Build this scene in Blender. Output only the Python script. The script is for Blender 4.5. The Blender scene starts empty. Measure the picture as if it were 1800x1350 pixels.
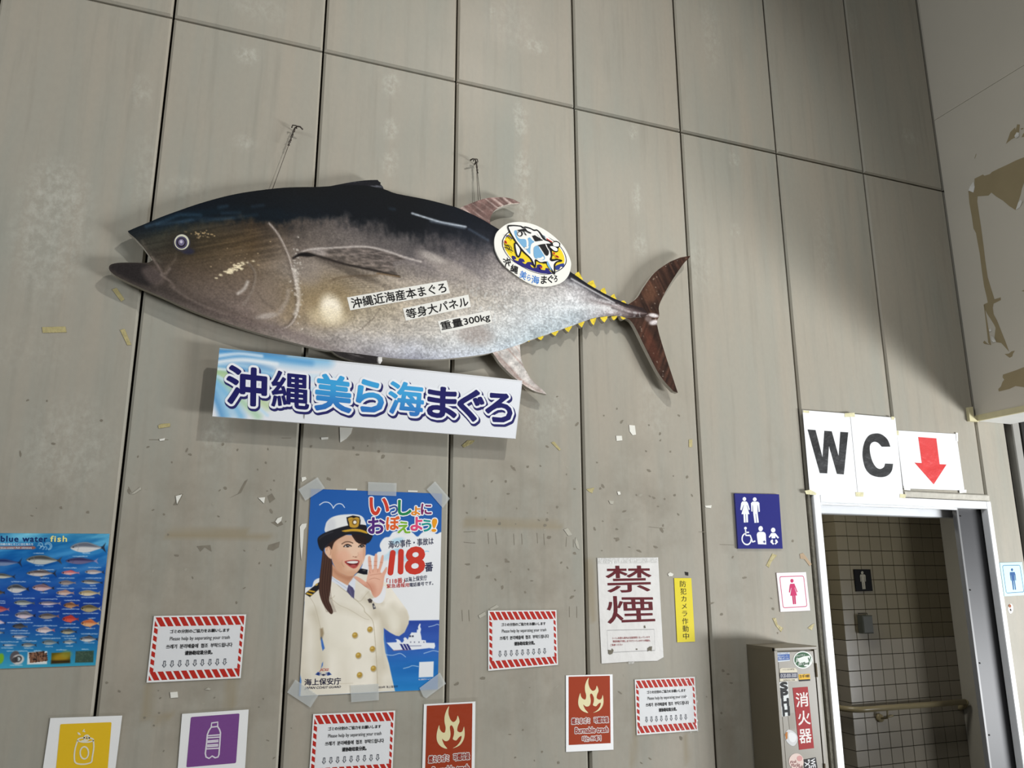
import bpy, math, random
import numpy as np
from mathutils import Vector, Matrix
from mathutils.geometry import delaunay_2d_cdt, tessellate_polygon

random.seed(7)
SC = bpy.context.scene
COL = SC.collection

# ------------------------------------------------------------------ camera
CZ = 1.62                                   # eye height
F_PX, YAW, PITCH, ROLL = 1404.52, 0.368222, 0.236698, -0.001443
D = 3.10993                                 # distance to the wall plane
cy_, sy_ = math.cos(YAW), math.sin(YAW)
cp_, sp_ = math.cos(PITCH), math.sin(PITCH)
FWD = np.array([sy_ * cp_, cy_ * cp_, sp_])
_r = np.array([cy_, -sy_, 0.0])
_u = np.cross(_r, FWD)
RIGHT = _r * math.cos(ROLL) + _u * math.sin(ROLL)
UP = -_r * math.sin(ROLL) + _u * math.cos(ROLL)
cam = bpy.data.cameras.new('camera')
cam.sensor_width = 36.0
cam.lens = F_PX / 1800.0 * 36.0
cam.clip_start = 0.05
camo = bpy.data.objects.new('camera', cam)
camo.matrix_world = Matrix(((RIGHT[0], UP[0], -FWD[0], 0), (RIGHT[1], UP[1], -FWD[1], 0),
                            (RIGHT[2], UP[2], -FWD[2], CZ), (0, 0, 0, 1)))
COL.objects.link(camo)
SC.camera = camo

# ------------------------------------------------------------------ light and exposure
SC.view_settings.view_transform = 'Standard'
SC.view_settings.look = 'None'
SC.view_settings.gamma = 1.0
SC.view_settings.exposure = 0.0
SC.view_settings.use_curve_mapping = False
wd = bpy.data.worlds.new('sky')
SC.world = wd
wd.use_nodes = True
wd.node_tree.nodes['Background'].inputs[0].default_value = (0.93, 0.97, 1.0, 1)


def area(name, loc, target, sx, sy, power, color):
    l = bpy.data.lights.new(name, 'AREA')
    l.shape = 'RECTANGLE'
    l.size, l.size_y, l.energy, l.color = sx, sy, power, color
    o = bpy.data.objects.new(name, l)
    o.location = loc
    o.rotation_euler = (Vector(target) - Vector(loc)).to_track_quat('-Z', 'Y').to_euler()
    COL.objects.link(o)
    return o




def spot(name, loc, target, power, color, deg, blend, radius):
    l = bpy.data.lights.new(name, 'SPOT')
    l.energy, l.color, l.spot_size, l.spot_blend, l.shadow_soft_size = power, color, math.radians(deg), blend, radius
    o = bpy.data.objects.new(name, l)
    o.location = loc
    o.rotation_euler = (Vector(target) - Vector(loc)).to_track_quat('-Z', 'Y').to_euler()
    COL.objects.link(o)
    return o


P_SKY, P_SPOT, P_RIGHT, P_LEFT, P_FRONT = 0.11, 480, 510, 105, 15
P_IN = 17.0
wd.node_tree.nodes['Background'].inputs[1].default_value = P_SKY
if P_SPOT:
    spot('hall_spotlight', (2.4, -0.4, 6.2), (0.9, 3.1, 2.75), P_SPOT, (1.0, 0.985, 0.955), 74, 1.0, 0.09)
if P_RIGHT:
    area('daylight_below_bulkhead', (7.2, -0.6, 0.4), (3.4, 3.1, 2.0), 2.6, 0.9, P_RIGHT, (0.96, 0.98, 1.0))
if P_LEFT:
    area('left_fill_light', (-4.2, 0.2, 4.2), (0.0, 3.1, 3.0), 2.4, 1.6, P_LEFT, (0.95, 0.98, 1.0))  # added fill with no known source, brightens the upper left wall
if P_FRONT:
    area('front_fill_light', (2.3, 0.6, 3.7), (2.0, 3.1, 2.7), 1.2, 0.3, P_FRONT, (0.96, 0.98, 1.0))  # added soft fill, no such fixture seen, lifts the middle of the wall


# ------------------------------------------------------------------ measuring: photo point -> point on a real plane
def ray(px, py):
    return RIGHT * ((px - 900.0) / F_PX) + UP * ((675.0 - py) / F_PX) + FWD


def on_y(px, py, y):
    d = ray(px, py)
    t = y / d[1]
    return np.array([d[0] * t, y, d[2] * t + CZ])


def on_x(px, py, x):
    d = ray(px, py)
    t = x / d[0]
    return np.array([x, d[1] * t, d[2] * t + CZ])


def W(px, py, off=0.0):
    return on_y(px, py, D - off)


def WW(pts, off):
    a = np.asarray(pts, float)
    d = RIGHT[None] * ((a[:, 0:1] - 900.0) / F_PX) + UP[None] * ((675.0 - a[:, 1:2]) / F_PX) + FWD[None]
    t = (D - off) / d[:, 1:2]
    return np.stack([d[:, 0] * t[:, 0], d[:, 2] * t[:, 0] + CZ], 1)     # (X, Z)


def crop(x0, y0, s):
    return lambda *p: [(x0 + p[i] / s, y0 + p[i + 1] / s) for i in range(0, len(p), 2)]


def cr(pts, n=6, closed=True):
    """Catmull-Rom through the points."""
    P = [np.array(p, float) for p in pts]
    m = len(P)
    out = []
    rng = range(m if closed else m - 1)
    for i in rng:
        p1, p2 = P[i], P[(i + 1) % m]
        p0 = P[i - 1] if (closed or i > 0) else p1
        p3 = P[(i + 2) % m] if (closed or i + 2 < m) else p2
        for k in range(n):
            t = k / n
            out.append(tuple(0.5 * (2 * p1 + (p2 - p0) * t + (2 * p0 - 5 * p1 + 4 * p2 - p3) * t * t
                                    + (3 * p1 - p0 - 3 * p2 + p3) * t ** 3)))
    if not closed:
        out.append(tuple(P[-1]))
    return out


# ------------------------------------------------------------------ colours, materials
def lin(c):
    c = np.asarray(c, float) / 255.0
    return np.where(c <= 0.04045, c / 12.92, ((c + 0.055) / 1.055) ** 2.4)


MATS = {}


def mat(name, rgb, rough=0.6, spec=0.3, var=0.10, scale=14.0, bump=0.0, bscale=40.0, metal=0.0, alpha=1.0, coat=0.0):
    key = (name, tuple(rgb))
    if key in MATS:
        return MATS[key]
    m = bpy.data.materials.new(name)
    m.use_nodes = True
    nt = m.node_tree
    b = nt.nodes['Principled BSDF']
    c = lin(rgb)
    tc = nt.nodes.new('ShaderNodeTexCoord')
    nz = nt.nodes.new('ShaderNodeTexNoise')
    nz.inputs['Scale'].default_value = scale
    nz.inputs['Detail'].default_value = 5
    nt.links.new(tc.outputs['Object'], nz.inputs['Vector'])
    mx = nt.nodes.new('ShaderNodeMix')
    mx.data_type = 'RGBA'
    mx.inputs['A'].default_value = (*(c * (1 - var)), 1)
    mx.inputs['B'].default_value = (*np.minimum(c * (1 + var * 0.6), 1), 1)
    nt.links.new(nz.outputs['Fac'], mx.inputs['Factor'])
    nt.links.new(mx.outputs['Result'], b.inputs['Base Color'])
    b.inputs['Roughness'].default_value = rough
    b.inputs['Specular IOR Level'].default_value = spec
    b.inputs['Metallic'].default_value = metal
    b.inputs['Coat Weight'].default_value = coat
    b.inputs['Alpha'].default_value = alpha
    if bump:
        n2 = nt.nodes.new('ShaderNodeTexNoise')
        n2.inputs['Scale'].default_value = bscale
        n2.inputs['Detail'].default_value = 4
        nt.links.new(tc.outputs['Object'], n2.inputs['Vector'])
        bp = nt.nodes.new('ShaderNodeBump')
        bp.inputs['Strength'].default_value = bump
        bp.inputs['Distance'].default_value = 0.02
        nt.links.new(n2.outputs['Fac'], bp.inputs['Height'])
        nt.links.new(bp.outputs['Normal'], b.inputs['Normal'])
    MATS[key] = m
    return m


def ink(rgb, rough=0.55):
    return mat('ink_%02x%02x%02x' % tuple(int(v) for v in rgb), rgb, rough=rough, spec=0.18, var=0.04)


def vcol_mat(name, rough=0.4, spec=0.4, grain=0.08, gscale=220.0, coat=0.0, bump=0.0):
    m = bpy.data.materials.new(name)
    m.use_nodes = True
    nt = m.node_tree
    b = nt.nodes['Principled BSDF']
    at = nt.nodes.new('ShaderNodeAttribute')
    at.attribute_name = 'Col'
    tc = nt.nodes.new('ShaderNodeTexCoord')
    nz = nt.nodes.new('ShaderNodeTexNoise')
    nz.inputs['Scale'].default_value = gscale
    nz.inputs['Detail'].default_value = 3
    nt.links.new(tc.outputs['Object'], nz.inputs['Vector'])
    mr = nt.nodes.new('ShaderNodeMapRange')
    mr.inputs['From Min'].default_value = 0.3
    mr.inputs['From Max'].default_value = 0.7
    mr.inputs['To Min'].default_value = 1 - grain
    mr.inputs['To Max'].default_value = 1 + grain
    nt.links.new(nz.outputs['Fac'], mr.inputs['Value'])
    mu = nt.nodes.new('ShaderNodeVectorMath')
    mu.operation = 'SCALE'
    nt.links.new(at.outputs['Color'], mu.inputs[0])
    nt.links.new(mr.outputs['Result'], mu.inputs['Scale'])
    nt.links.new(mu.outputs['Vector'], b.inputs['Base Color'])
    b.inputs['Roughness'].default_value = rough
    b.inputs['Specular IOR Level'].default_value = spec
    b.inputs['Coat Weight'].default_value = coat
    b.inputs['Coat Roughness'].default_value = 0.12
    if bump:
        n2 = nt.nodes.new('ShaderNodeTexNoise')
        n2.inputs['Scale'].default_value = 9.0
        nt.links.new(tc.outputs['Object'], n2.inputs['Vector'])
        bp = nt.nodes.new('ShaderNodeBump')
        bp.inputs['Strength'].default_value = bump
        bp.inputs['Distance'].default_value = 0.01
        nt.links.new(n2.outputs['Fac'], bp.inputs['Height'])
        nt.links.new(bp.outputs['Normal'], b.inputs['Normal'])
    return m


# ------------------------------------------------------------------ objects
ORIG = {}


def thing(name, label, cat, loc, group=None):
    o = bpy.data.objects.new(name, None)
    o.empty_display_size = 0.05
    o.location = loc
    COL.objects.link(o)
    o['label'], o['category'] = label, cat
    if group:
        o['group'] = group
    ORIG[o.name] = np.array(loc, float)
    return o


def obj(name, V, F, mats, parent=None, mi=None, smooth=False, label=None):
    """One mesh object from world-space vertices."""
    V = np.asarray(V, float)
    if parent is not None:
        org = ORIG[parent.name]
    else:
        org = V.mean(0)
    me = bpy.data.meshes.new(name)
    me.from_pydata([tuple(v) for v in (V - org)], [], [tuple(int(i) for i in f) for f in F])
    if not isinstance(mats, (list, tuple)):
        mats = [mats]
    for m in mats:
        me.materials.append(m)
    if mi is not None:
        me.polygons.foreach_set('material_index', np.asarray(mi, dtype=np.int32))
    if smooth:
        me.polygons.foreach_set('use_smooth', np.ones(len(me.polygons), dtype=bool))
    me.update()
    o = bpy.data.objects.new(name, me)
    COL.objects.link(o)
    if parent is not None:
        o.parent = parent
    else:
        o.location = org
    ORIG[o.name] = org
    if label:
        o['label'] = label
    return o


def struct(o):
    o['kind'] = 'structure'
    return o


def setcol(o, C):
    at = o.data.color_attributes.new('Col', 'FLOAT_COLOR', 'POINT')
    L = np.ones((len(C), 4), np.float32)
    L[:, :3] = lin(np.clip(C, 0, 255))
    at.data.foreach_set('color', L.ravel())


class MB:
    """Collects shapes for one mesh."""

    def __init__(s):
        s.V, s.F, s.M = [], [], []

    def add(s, V, F, m=0):
        b = len(s.V)
        s.V += [tuple(v) for v in V]
        s.F += [tuple(i + b for i in f) for f in F]
        s.M += [m] * len(F)
        return s

    def box(s, x0, y0, z0, x1, y1, z1, m=0):
        V = [(x, y, z) for x in (x0, x1) for y in (y0, y1) for z in (z0, z1)]
        return s.add(V, [(0, 1, 3, 2), (4, 6, 7, 5), (0, 4, 5, 1), (2, 3, 7, 6), (0, 2, 6, 4), (1, 5, 7, 3)], m)

    def bbox(s, x0, y0, z0, x1, y1, z1, c=0.004, m=0):
        """box with its front (low y) edges chamfered"""
        A = [(x0, y1, z0), (x1, y1, z0), (x1, y1, z1), (x0, y1, z1)]
        B = [(x0, y0 + c, z0), (x1, y0 + c, z0), (x1, y0 + c, z1), (x0, y0 + c, z1)]
        C = [(x0 + c, y0, z0 + c), (x1 - c, y0, z0 + c), (x1 - c, y0, z1 - c), (x0 + c, y0, z1 - c)]
        F = [(3, 2, 1, 0), (8, 9, 10, 11)]
        for i in range(4):
            j = (i + 1) % 4
            F += [(i, j, 4 + j, 4 + i), (4 + i, 4 + j, 8 + j, 8 + i)]
        return s.add(A + B + C, F, m)

    def tube(s, pts, r, n=8, m=0):
        P = [np.array(p, float) for p in pts]
        rings = []
        for i, p in enumerate(P):
            t = P[min(i + 1, len(P) - 1)] - P[max(i - 1, 0)]
            t = t / (np.linalg.norm(t) + 1e-12)
            a = np.cross(t, (0.13, 0.21, 0.97) if abs(t[2]) < 0.9 else (1, 0, 0))
            a /= np.linalg.norm(a)
            b = np.cross(t, a)
            rr = r[i] if isinstance(r, (list, tuple)) else r
            rings.append([p + rr * (a * math.cos(2 * math.pi * k / n) + b * math.sin(2 * math.pi * k / n)) for k in range(n)])
        V = [v for ring in rings for v in ring]
        F = []
        for i in range(len(P) - 1):
            for k in range(n):
                k2 = (k + 1) % n
                F.append((i * n + k, i * n + k2, (i + 1) * n + k2, (i + 1) * n + k))
        F.append(tuple(range(n - 1, -1, -1)))
        F.append(tuple((len(P) - 1) * n + k for k in range(n)))
        return s.add(V, F, m)

    def prism(s, xz, y0, y1, m=0, mside=None):
        """outline in the wall plane (X, Z), front face at y0, back at y1"""
        n = len(xz)
        tri = tessellate_polygon([[Vector((p[0], p[1], 0)) for p in xz]])
        V = [(p[0], y0, p[1]) for p in xz] + [(p[0], y1, p[1]) for p in xz]
        ar = sum(xz[i][0] * xz[(i + 1) % n][1] - xz[(i + 1) % n][0] * xz[i][1] for i in range(n))
        Ff = []
        for t in tri:
            a, b, c = t
            cr_ = (xz[b][0] - xz[a][0]) * (xz[c][1] - xz[a][1]) - (xz[b][1] - xz[a][1]) * (xz[c][0] - xz[a][0])
            Ff.append((a, b, c) if cr_ > 0 else (a, c, b))
        s.add(V, Ff, m)
        b0 = len(s.V) - 2 * n
        for i in range(n):
            j = (i + 1) % n
            q = (i, n + i, n + j, j) if ar > 0 else (i, j, n + j, n + i)
            s.F.append(tuple(b0 + k for k in q))
            s.M.append(m if mside is None else mside)
        return s

    def flat(s, xz, y, m=0):
        tri = tessellate_polygon([[Vector((p[0], p[1], 0)) for p in xz]])
        F = []
        for a, b, c in tri:
            cr_ = (xz[b][0] - xz[a][0]) * (xz[c][1] - xz[a][1]) - (xz[b][1] - xz[a][1]) * (xz[c][0] - xz[a][0])
            F.append((a, b, c) if cr_ > 0 else (a, c, b))
        return s.add([(p[0], y, p[1]) for p in xz], F, m)

    def build(s, name, mats, parent=None, smooth=False, label=None):
        return obj(name, s.V, s.F, mats, parent, s.M, smooth, label)


# ------------------------------------------------------------------ lettering
_GLY = {}


def glyphs(body, off=0.0, shear=0.0, spacing=1.0, res=3):
    key = (body, shear, spacing, res)
    if key not in _GLY:
        c = bpy.data.curves.new('tmp_text', 'FONT')
        c.body, c.shear, c.space_character, c.resolution_u = body, shear, spacing, res
        o = bpy.data.objects.new('tmp_text', c)
        COL.objects.link(o)
        me = o.to_mesh()
        V = np.array([v.co[:2] for v in me.vertices], float)
        F = [tuple(p.vertices) for p in me.polygons]
        o.to_mesh_clear()
        bpy.data.objects.remove(o)
        bpy.data.curves.remove(c)
        _GLY[key] = (V, F)
    return _GLY[key]


class Sheet:
    """A flat thing on the wall with its own (u right, v down) frame, 0..1, from its four corners."""

    def __init__(s, quad, off, lift=0.0, parent=None):
        s.q = WW(quad, off)                 # TL TR BR BL as X,Z
        s.off = off
        s.layer = 0
        # homography photo -> uv, for details measured in the photo
        s.parent = parent
        s.pxq = quad

    def uv(s, u, v):
        q = s.q
        return (q[0] * (1 - u) * (1 - v) + q[1] * u * (1 - v) + q[2] * u * v + q[3] * (1 - u) * v)

    def y(s, layer):
        return D - s.off - 0.00035 * layer

    def poly(s, mb, uvs, layer, m=0):
        mb.flat([tuple(s.uv(*p)) for p in uvs], s.y(layer), m)

    def text(s, mb, body, u0, v0, u1, v1, layer, m=0, **kw):
        V, F = glyphs(body, **kw)
        if not len(V):
            return
        a, b = V.min(0), V.max(0)
        T = (V - a) / np.maximum(b - a, 1e-6)
        P = [s.uv(u0 + t[0] * (u1 - u0), v1 + t[1] * (v0 - v1)) for t in T]
        mb.add([(p[0], s.y(layer), p[1]) for p in P], F, m)


def stamp(mb, P, F, plane, m, grow):
    """lettering; a heavier weight is made of copies shifted by `grow` metres"""
    sh = [(0, 0)]
    if grow > 0:
        n = 6 if grow < .0025 else 12 if grow < .008 else 28
        sh += [(grow * math.cos(2 * math.pi * k / n), grow * math.sin(2 * math.pi * k / n)) for k in range(n)]
    for i, (dx, dz) in enumerate(sh):
        mb.add([(p[0] + dx, D - plane - 0.000004 * i, p[1] + dz) for p in P], F, m)


def text_quad(mb, body, quad, plane, m=0, grow=0.0, off=0.0, **kw):
    """lettering stretched over a measured quad TL TR BR BL on the plane `plane` in front of the wall"""
    q = WW(quad, plane)
    V, F = glyphs(body, **kw)
    a, b = V.min(0), V.max(0)
    T = (V - a) / np.maximum(b - a, 1e-6)
    P = (q[0] * ((1 - T[:, :1]) * T[:, 1:]) + q[1] * (T[:, :1] * T[:, 1:]) + q[2] * (T[:, :1] * (1 - T[:, 1:]))
         + q[3] * ((1 - T[:, :1]) * (1 - T[:, 1:])))
    stamp(mb, P, F, plane, m, grow + off * np.linalg.norm(q[3] - q[0]))


def flat_px(mb, pts, off, m=0):
    mb.flat([tuple(p) for p in WW(pts, off)], D - off, m)


def stroke_px(mb, pts, w, off, m=0, closed=False):
    """constant-width line (w in metres) through measured points"""
    P = WW(pts, off)
    n = len(P)
    L, R_ = [], []
    for i in range(n):
        if closed:
            t = P[(i + 1) % n] - P[i - 1]
        else:
            t = P[min(i + 1, n - 1)] - P[max(i - 1, 0)]
        t = t / (np.linalg.norm(t) + 1e-12)
        nrm = np.array([-t[1], t[0]])
        ww = w[i] if isinstance(w, (list, tuple)) else w
        L.append(P[i] + nrm * ww / 2)
        R_.append(P[i] - nrm * ww / 2)
    V = [(p[0], D - off, p[1]) for p in L + R_]
    F = [(i, n + i, n + i + 1, i + 1) for i in range(n - 1)]
    if closed:
        F.append((n - 1, 2 * n - 1, n, 0))
    mb.add(V, F, m)


# ------------------------------------------------------------------ print painter: colours on plane points (metres)
def _hash(ix, iy, seed):
    h = (ix.astype(np.int64) * 374761393 + iy.astype(np.int64) * 668265263 + seed * 974711) & 0x7fffffff
    h = ((h ^ (h >> 13)) * 1274126177) & 0x7fffffff
    return ((h ^ (h >> 16)) & 0xffff) / 65535.0


def vnoise(P, fx, fy, seed):
    x, y = P[:, 0] * fx, P[:, 1] * fy
    ix, iy = np.floor(x), np.floor(y)
    tx, ty = x - ix, y - iy
    tx, ty = tx * tx * (3 - 2 * tx), ty * ty * (3 - 2 * ty)
    a, b = _hash(ix, iy, seed), _hash(ix + 1, iy, seed)
    c, d = _hash(ix, iy + 1, seed), _hash(ix + 1, iy + 1, seed)
    return (a * (1 - tx) + b * tx) * (1 - ty) + (c * (1 - tx) + d * tx) * ty


def fbm(P, fx, fy, seed, o=4):
    v, a, t = 0, 0.5, 0
    for k in range(o):
        v = v + a * vnoise(P, fx * 2 ** k, fy * 2 ** k, seed + k * 17)
        t += a
        a *= 0.5
    return v / t


class Painter:
    def __init__(s, P, off, base=(255, 255, 255)):
        s.P = np.asarray(P, float)          # X,Z on the plane
        s.off = off
        s.C = np.tile(np.array(base, float), (len(P), 1))
        s.k = 0.00225                       # metres per measured pixel

    def _mix(s, idx, col, a):
        col = np.asarray(col, float)
        s.C[idx] = s.C[idx] * (1 - a[:, None]) + col * a[:, None]

    def _dist(s, P, Q, closed):
        d = np.full(len(P), 1e9)
        inside = np.zeros(len(P), bool)
        n = len(Q)
        for i in range(n if closed else n - 1):
            a, b = Q[i], Q[(i + 1) % n]
            ab = b - a
            t = np.clip(((P - a) @ ab) / (ab @ ab + 1e-15), 0, 1)
            e = P - a - t[:, None] * ab
            d = np.minimum(d, (e * e).sum(1))
            if closed:
                c = (a[1] > P[:, 1]) != (b[1] > P[:, 1])
                with np.errstate(divide='ignore', invalid='ignore'):
                    xi = a[0] + (P[:, 1] - a[1]) / (b[1] - a[1] + 1e-15) * ab[0]
                inside ^= c & (P[:, 0] < xi)
        return np.sqrt(d), inside

    def _box(s, Q, pad):
        lo, hi = Q.min(0) - pad, Q.max(0) + pad
        return np.nonzero(((s.P >= lo) & (s.P <= hi)).all(1))[0]

    def fill(s, pts, col, a=1.0, f=1.2, clip=None):
        Q = WW(pts, s.off)
        f = f * s.k
        idx = s._box(Q, f)
        if not len(idx):
            return
        d, ins = s._dist(s.P[idx], Q, True)
        sd = np.where(ins, -d, d)
        al = np.clip(0.5 - sd / f, 0, 1) * a
        if clip is not None:
            al = al * clip[idx]
        s._mix(idx, col, al)

    def mask(s, pts, f=1.2):
        Q = WW(pts, s.off)
        d, ins = s._dist(s.P, Q, True)
        return np.clip(0.5 - np.where(ins, -d, d) / (f * s.k), 0, 1)

    def stroke(s, pts, w, col, a=1.0, f=1.0, clip=None):
        Q = WW(pts, s.off)
        w, f = w * s.k, f * s.k
        idx = s._box(Q, w + f)
        if not len(idx):
            return
        d, _ = s._dist(s.P[idx], Q, False)
        al = np.clip(0.5 - (d - w / 2) / f, 0, 1) * a
        if clip is not None:
            al = al * clip[idx]
        s._mix(idx, col, al)

    def blob(s, c, rx, ry, col, a=1.0, soft=1.0, ang=0.0, clip=None):
        Q = WW([c], s.off)[0]
        rx, ry = rx * s.k, ry * s.k
        idx = s._box(Q[None], max(rx, ry) * (1 + soft))
        if not len(idx):
            return
        e = s.P[idx] - Q
        ca, sa = math.cos(ang), math.sin(ang)
        u, v = (e[:, 0] * ca + e[:, 1] * sa) / rx, (-e[:, 0] * sa + e[:, 1] * ca) / ry
        r = np.sqrt(u * u + v * v)
        al = np.clip((1 + soft * 0.5 - r) / max(soft, 1e-3), 0, 1)
        al = al * al * (3 - 2 * al) * a
        if clip is not None:
            al = al * clip[idx]
        s._mix(idx, col, al)


def ramp(t, stops):
    t = np.asarray(t)
    xs = [q[0] for q in stops]
    return np.stack([np.interp(t, xs, [q[1][k] for q in stops]) for k in range(3)], 1)


def grid_sheet(quad, off, step):
    """regular grid over a sheet: returns X,Z points, faces, and (u,v)"""
    q = WW(quad, off)
    w = np.linalg.norm(q[1] - q[0])
    h = np.linalg.norm(q[3] - q[0])
    nu, nv = max(2, int(w / step)), max(2, int(h / step))
    U, Vv = np.meshgrid(np.linspace(0, 1, nu + 1), np.linspace(0, 1, nv + 1))
    u, v = U.ravel()[:, None], Vv.ravel()[:, None]
    P = q[0] * (1 - u) * (1 - v) + q[1] * u * (1 - v) + q[2] * u * v + q[3] * (1 - u) * v
    i = np.arange(nu * nv)
    r, c = i // nu, i % nu
    a = r * (nu + 1) + c
    F = np.stack([a, a + nu + 1, a + nu + 2, a + 1], 1)
    return P, F, u[:, 0], v[:, 0]


def cutout(outline, step, off, extra=None):
    """triangulated fill of a closed outline (X,Z) with interior points"""
    O = np.asarray(outline, float)
    lo, hi = O.min(0), O.max(0)
    xs, zs = np.arange(lo[0], hi[0], step), np.arange(lo[1], hi[1], step * 0.866)
    G = np.array([(x + (step / 2 if k % 2 else 0), z) for k, z in enumerate(zs) for x in xs])
    pt = Painter.__new__(Painter)
    d, ins = Painter._dist(pt, G, O, True)
    G = G[ins & (d > step * 0.45)]
    pts = [Vector(p) for p in O] + [Vector(p) for p in G]
    n = len(O)
    r = delaunay_2d_cdt(pts, [(i, (i + 1) % n) for i in range(n)], [], 1, 1e-7)
    V = np.array([tuple(v) for v in r[0]])
    F = []
    for f in r[2]:
        a, b, c = (V[k] for k in f[:3])
        F.append(tuple(f) if (b[0] - a[0]) * (c[1] - a[1]) - (b[1] - a[1]) * (c[0] - a[0]) > 0 else tuple(reversed(f)))
    return V, F

# ================================================================== THE SETTING
X0, PW = -0.870805, 0.6                     # first joint and panel width
ZH = 2.21086 + CZ                           # height of the horizontal joint
ZTOP = 6.4
XE = 4.15                                   # right-hand end of the panelled wall
LX = 3.735                                  # edge of the open door leaf
DX0, DX1, DZ = 2.752, 3.935, 2.008          # door opening


def wall_material():
    m = bpy.data.materials.new('fibre_cement_panel')
    m.use_nodes = True
    nt = m.node_tree
    N, L = nt.nodes, nt.links
    b = N['Principled BSDF']
    tc = N.new('ShaderNodeTexCoord')

    def noise(scale, vec_scale, detail=5, rough=0.55):
        mp = N.new('ShaderNodeMapping')
        mp.inputs['Scale'].default_value = vec_scale
        L.new(tc.outputs['Object'], mp.inputs['Vector'])
        n = N.new('ShaderNodeTexNoise')
        n.inputs['Scale'].default_value = scale
        n.inputs['Detail'].default_value = detail
        n.inputs['Roughness'].default_value = rough
        L.new(mp.outputs['Vector'], n.inputs['Vector'])
        return n.outputs['Fac']

    def rng(sock, a, b_, c=0.0, d=1.0):
        r = N.new('ShaderNodeMapRange')
        r.inputs['From Min'].default_value, r.inputs['From Max'].default_value = a, b_
        r.inputs['To Min'].default_value, r.inputs['To Max'].default_value = c, d
        L.new(sock, r.inputs['Value'])
        return r.outputs['Result']

    def mix(f, A, B):
        x = N.new('ShaderNodeMix')
        x.data_type = 'RGBA'
        L.new(f, x.inputs['Factor'])
        for nm, v in (('A', A), ('B', B)):
            if isinstance(v, tuple):
                x.inputs[nm].default_value = (*lin(v), 1)
            else:
                L.new(v, x.inputs[nm])
        return x.outputs['Result']

    def mul(a, c):
        x = N.new('ShaderNodeMath')
        x.operation = 'MULTIPLY'
        L.new(a, x.inputs[0])
        if isinstance(c, float):
            x.inputs[1].default_value = c
        else:
            L.new(c, x.inputs[1])
        return x.outputs[0]

    streak = rng(noise(1.0, (9, 9, 0.7)), 0.32, 0.68)
    cloud = rng(noise(1.3, (1, 1, 1)), 0.35, 0.65)
    fine = rng(noise(60, (1, 1, 0.6), 3), 0.3, 0.7)
    col = mix(cloud, (157, 152, 139), (151, 151, 140))
    col = mix(mul(streak, 0.8), col, (164, 155, 140))
    col = mix(mul(rng(noise(1.0, (24, 24, 1.6)), 0.52, 0.75), 0.5), col, (139, 136, 124))
    col = mix(mul(fine, 0.12), col, (132, 128, 116))
    at = N.new('ShaderNodeAttribute')
    at.attribute_name = 'Col'
    sp = N.new('ShaderNodeSeparateColor')
    L.new(at.outputs['Color'], sp.inputs['Color'])
    scr = rng(noise(38, (1, 1, 0.75), 8, 0.72), 0.42, 0.66)
    col = mix(mul(sp.outputs['Red'], scr), col, (188, 186, 174))
    smg = rng(noise(7, (1, 1, 1), 8, 0.6), 0.40, 0.72)
    col = mix(mul(sp.outputs['Green'], smg), col, (134, 127, 113))
    col = mix(mul(sp.outputs['Blue'], 0.8), col, (142, 129, 102))
    L.new(col, b.inputs['Base Color'])
    L.new(rng(cloud, 0, 1, 0.5, 0.66), b.inputs['Roughness'])
    b.inputs['Specular IOR Level'].default_value = 0.3
    bp = N.new('ShaderNodeBump')
    bp.inputs['Strength'].default_value = 0.12
    bp.inputs['Distance'].default_value = 0.004
    L.new(noise(30, (1, 1, 1), 6), bp.inputs['Height'])
    L.new(bp.outputs['Normal'], b.inputs['Normal'])
    return m


M_WALL = wall_material()
M_SEAL = mat('dark_joint_sealant', (38, 33, 26), rough=0.9, spec=0.1, var=0.5, scale=30)
M_CONC = mat('grey_concrete', (150, 148, 142), rough=0.85, var=0.15, scale=4, bump=0.1)
M_ALU = mat('brushed_aluminium', (226, 228, 230), rough=0.32, spec=0.5, metal=0.55, var=0.05, scale=20)
M_ALUW = mat('white_painted_aluminium', (238, 239, 240), rough=0.4, spec=0.5, var=0.08, scale=26)
M_DARK = mat('dark_recess', (34, 33, 30), rough=0.8, var=0.3)


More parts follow.
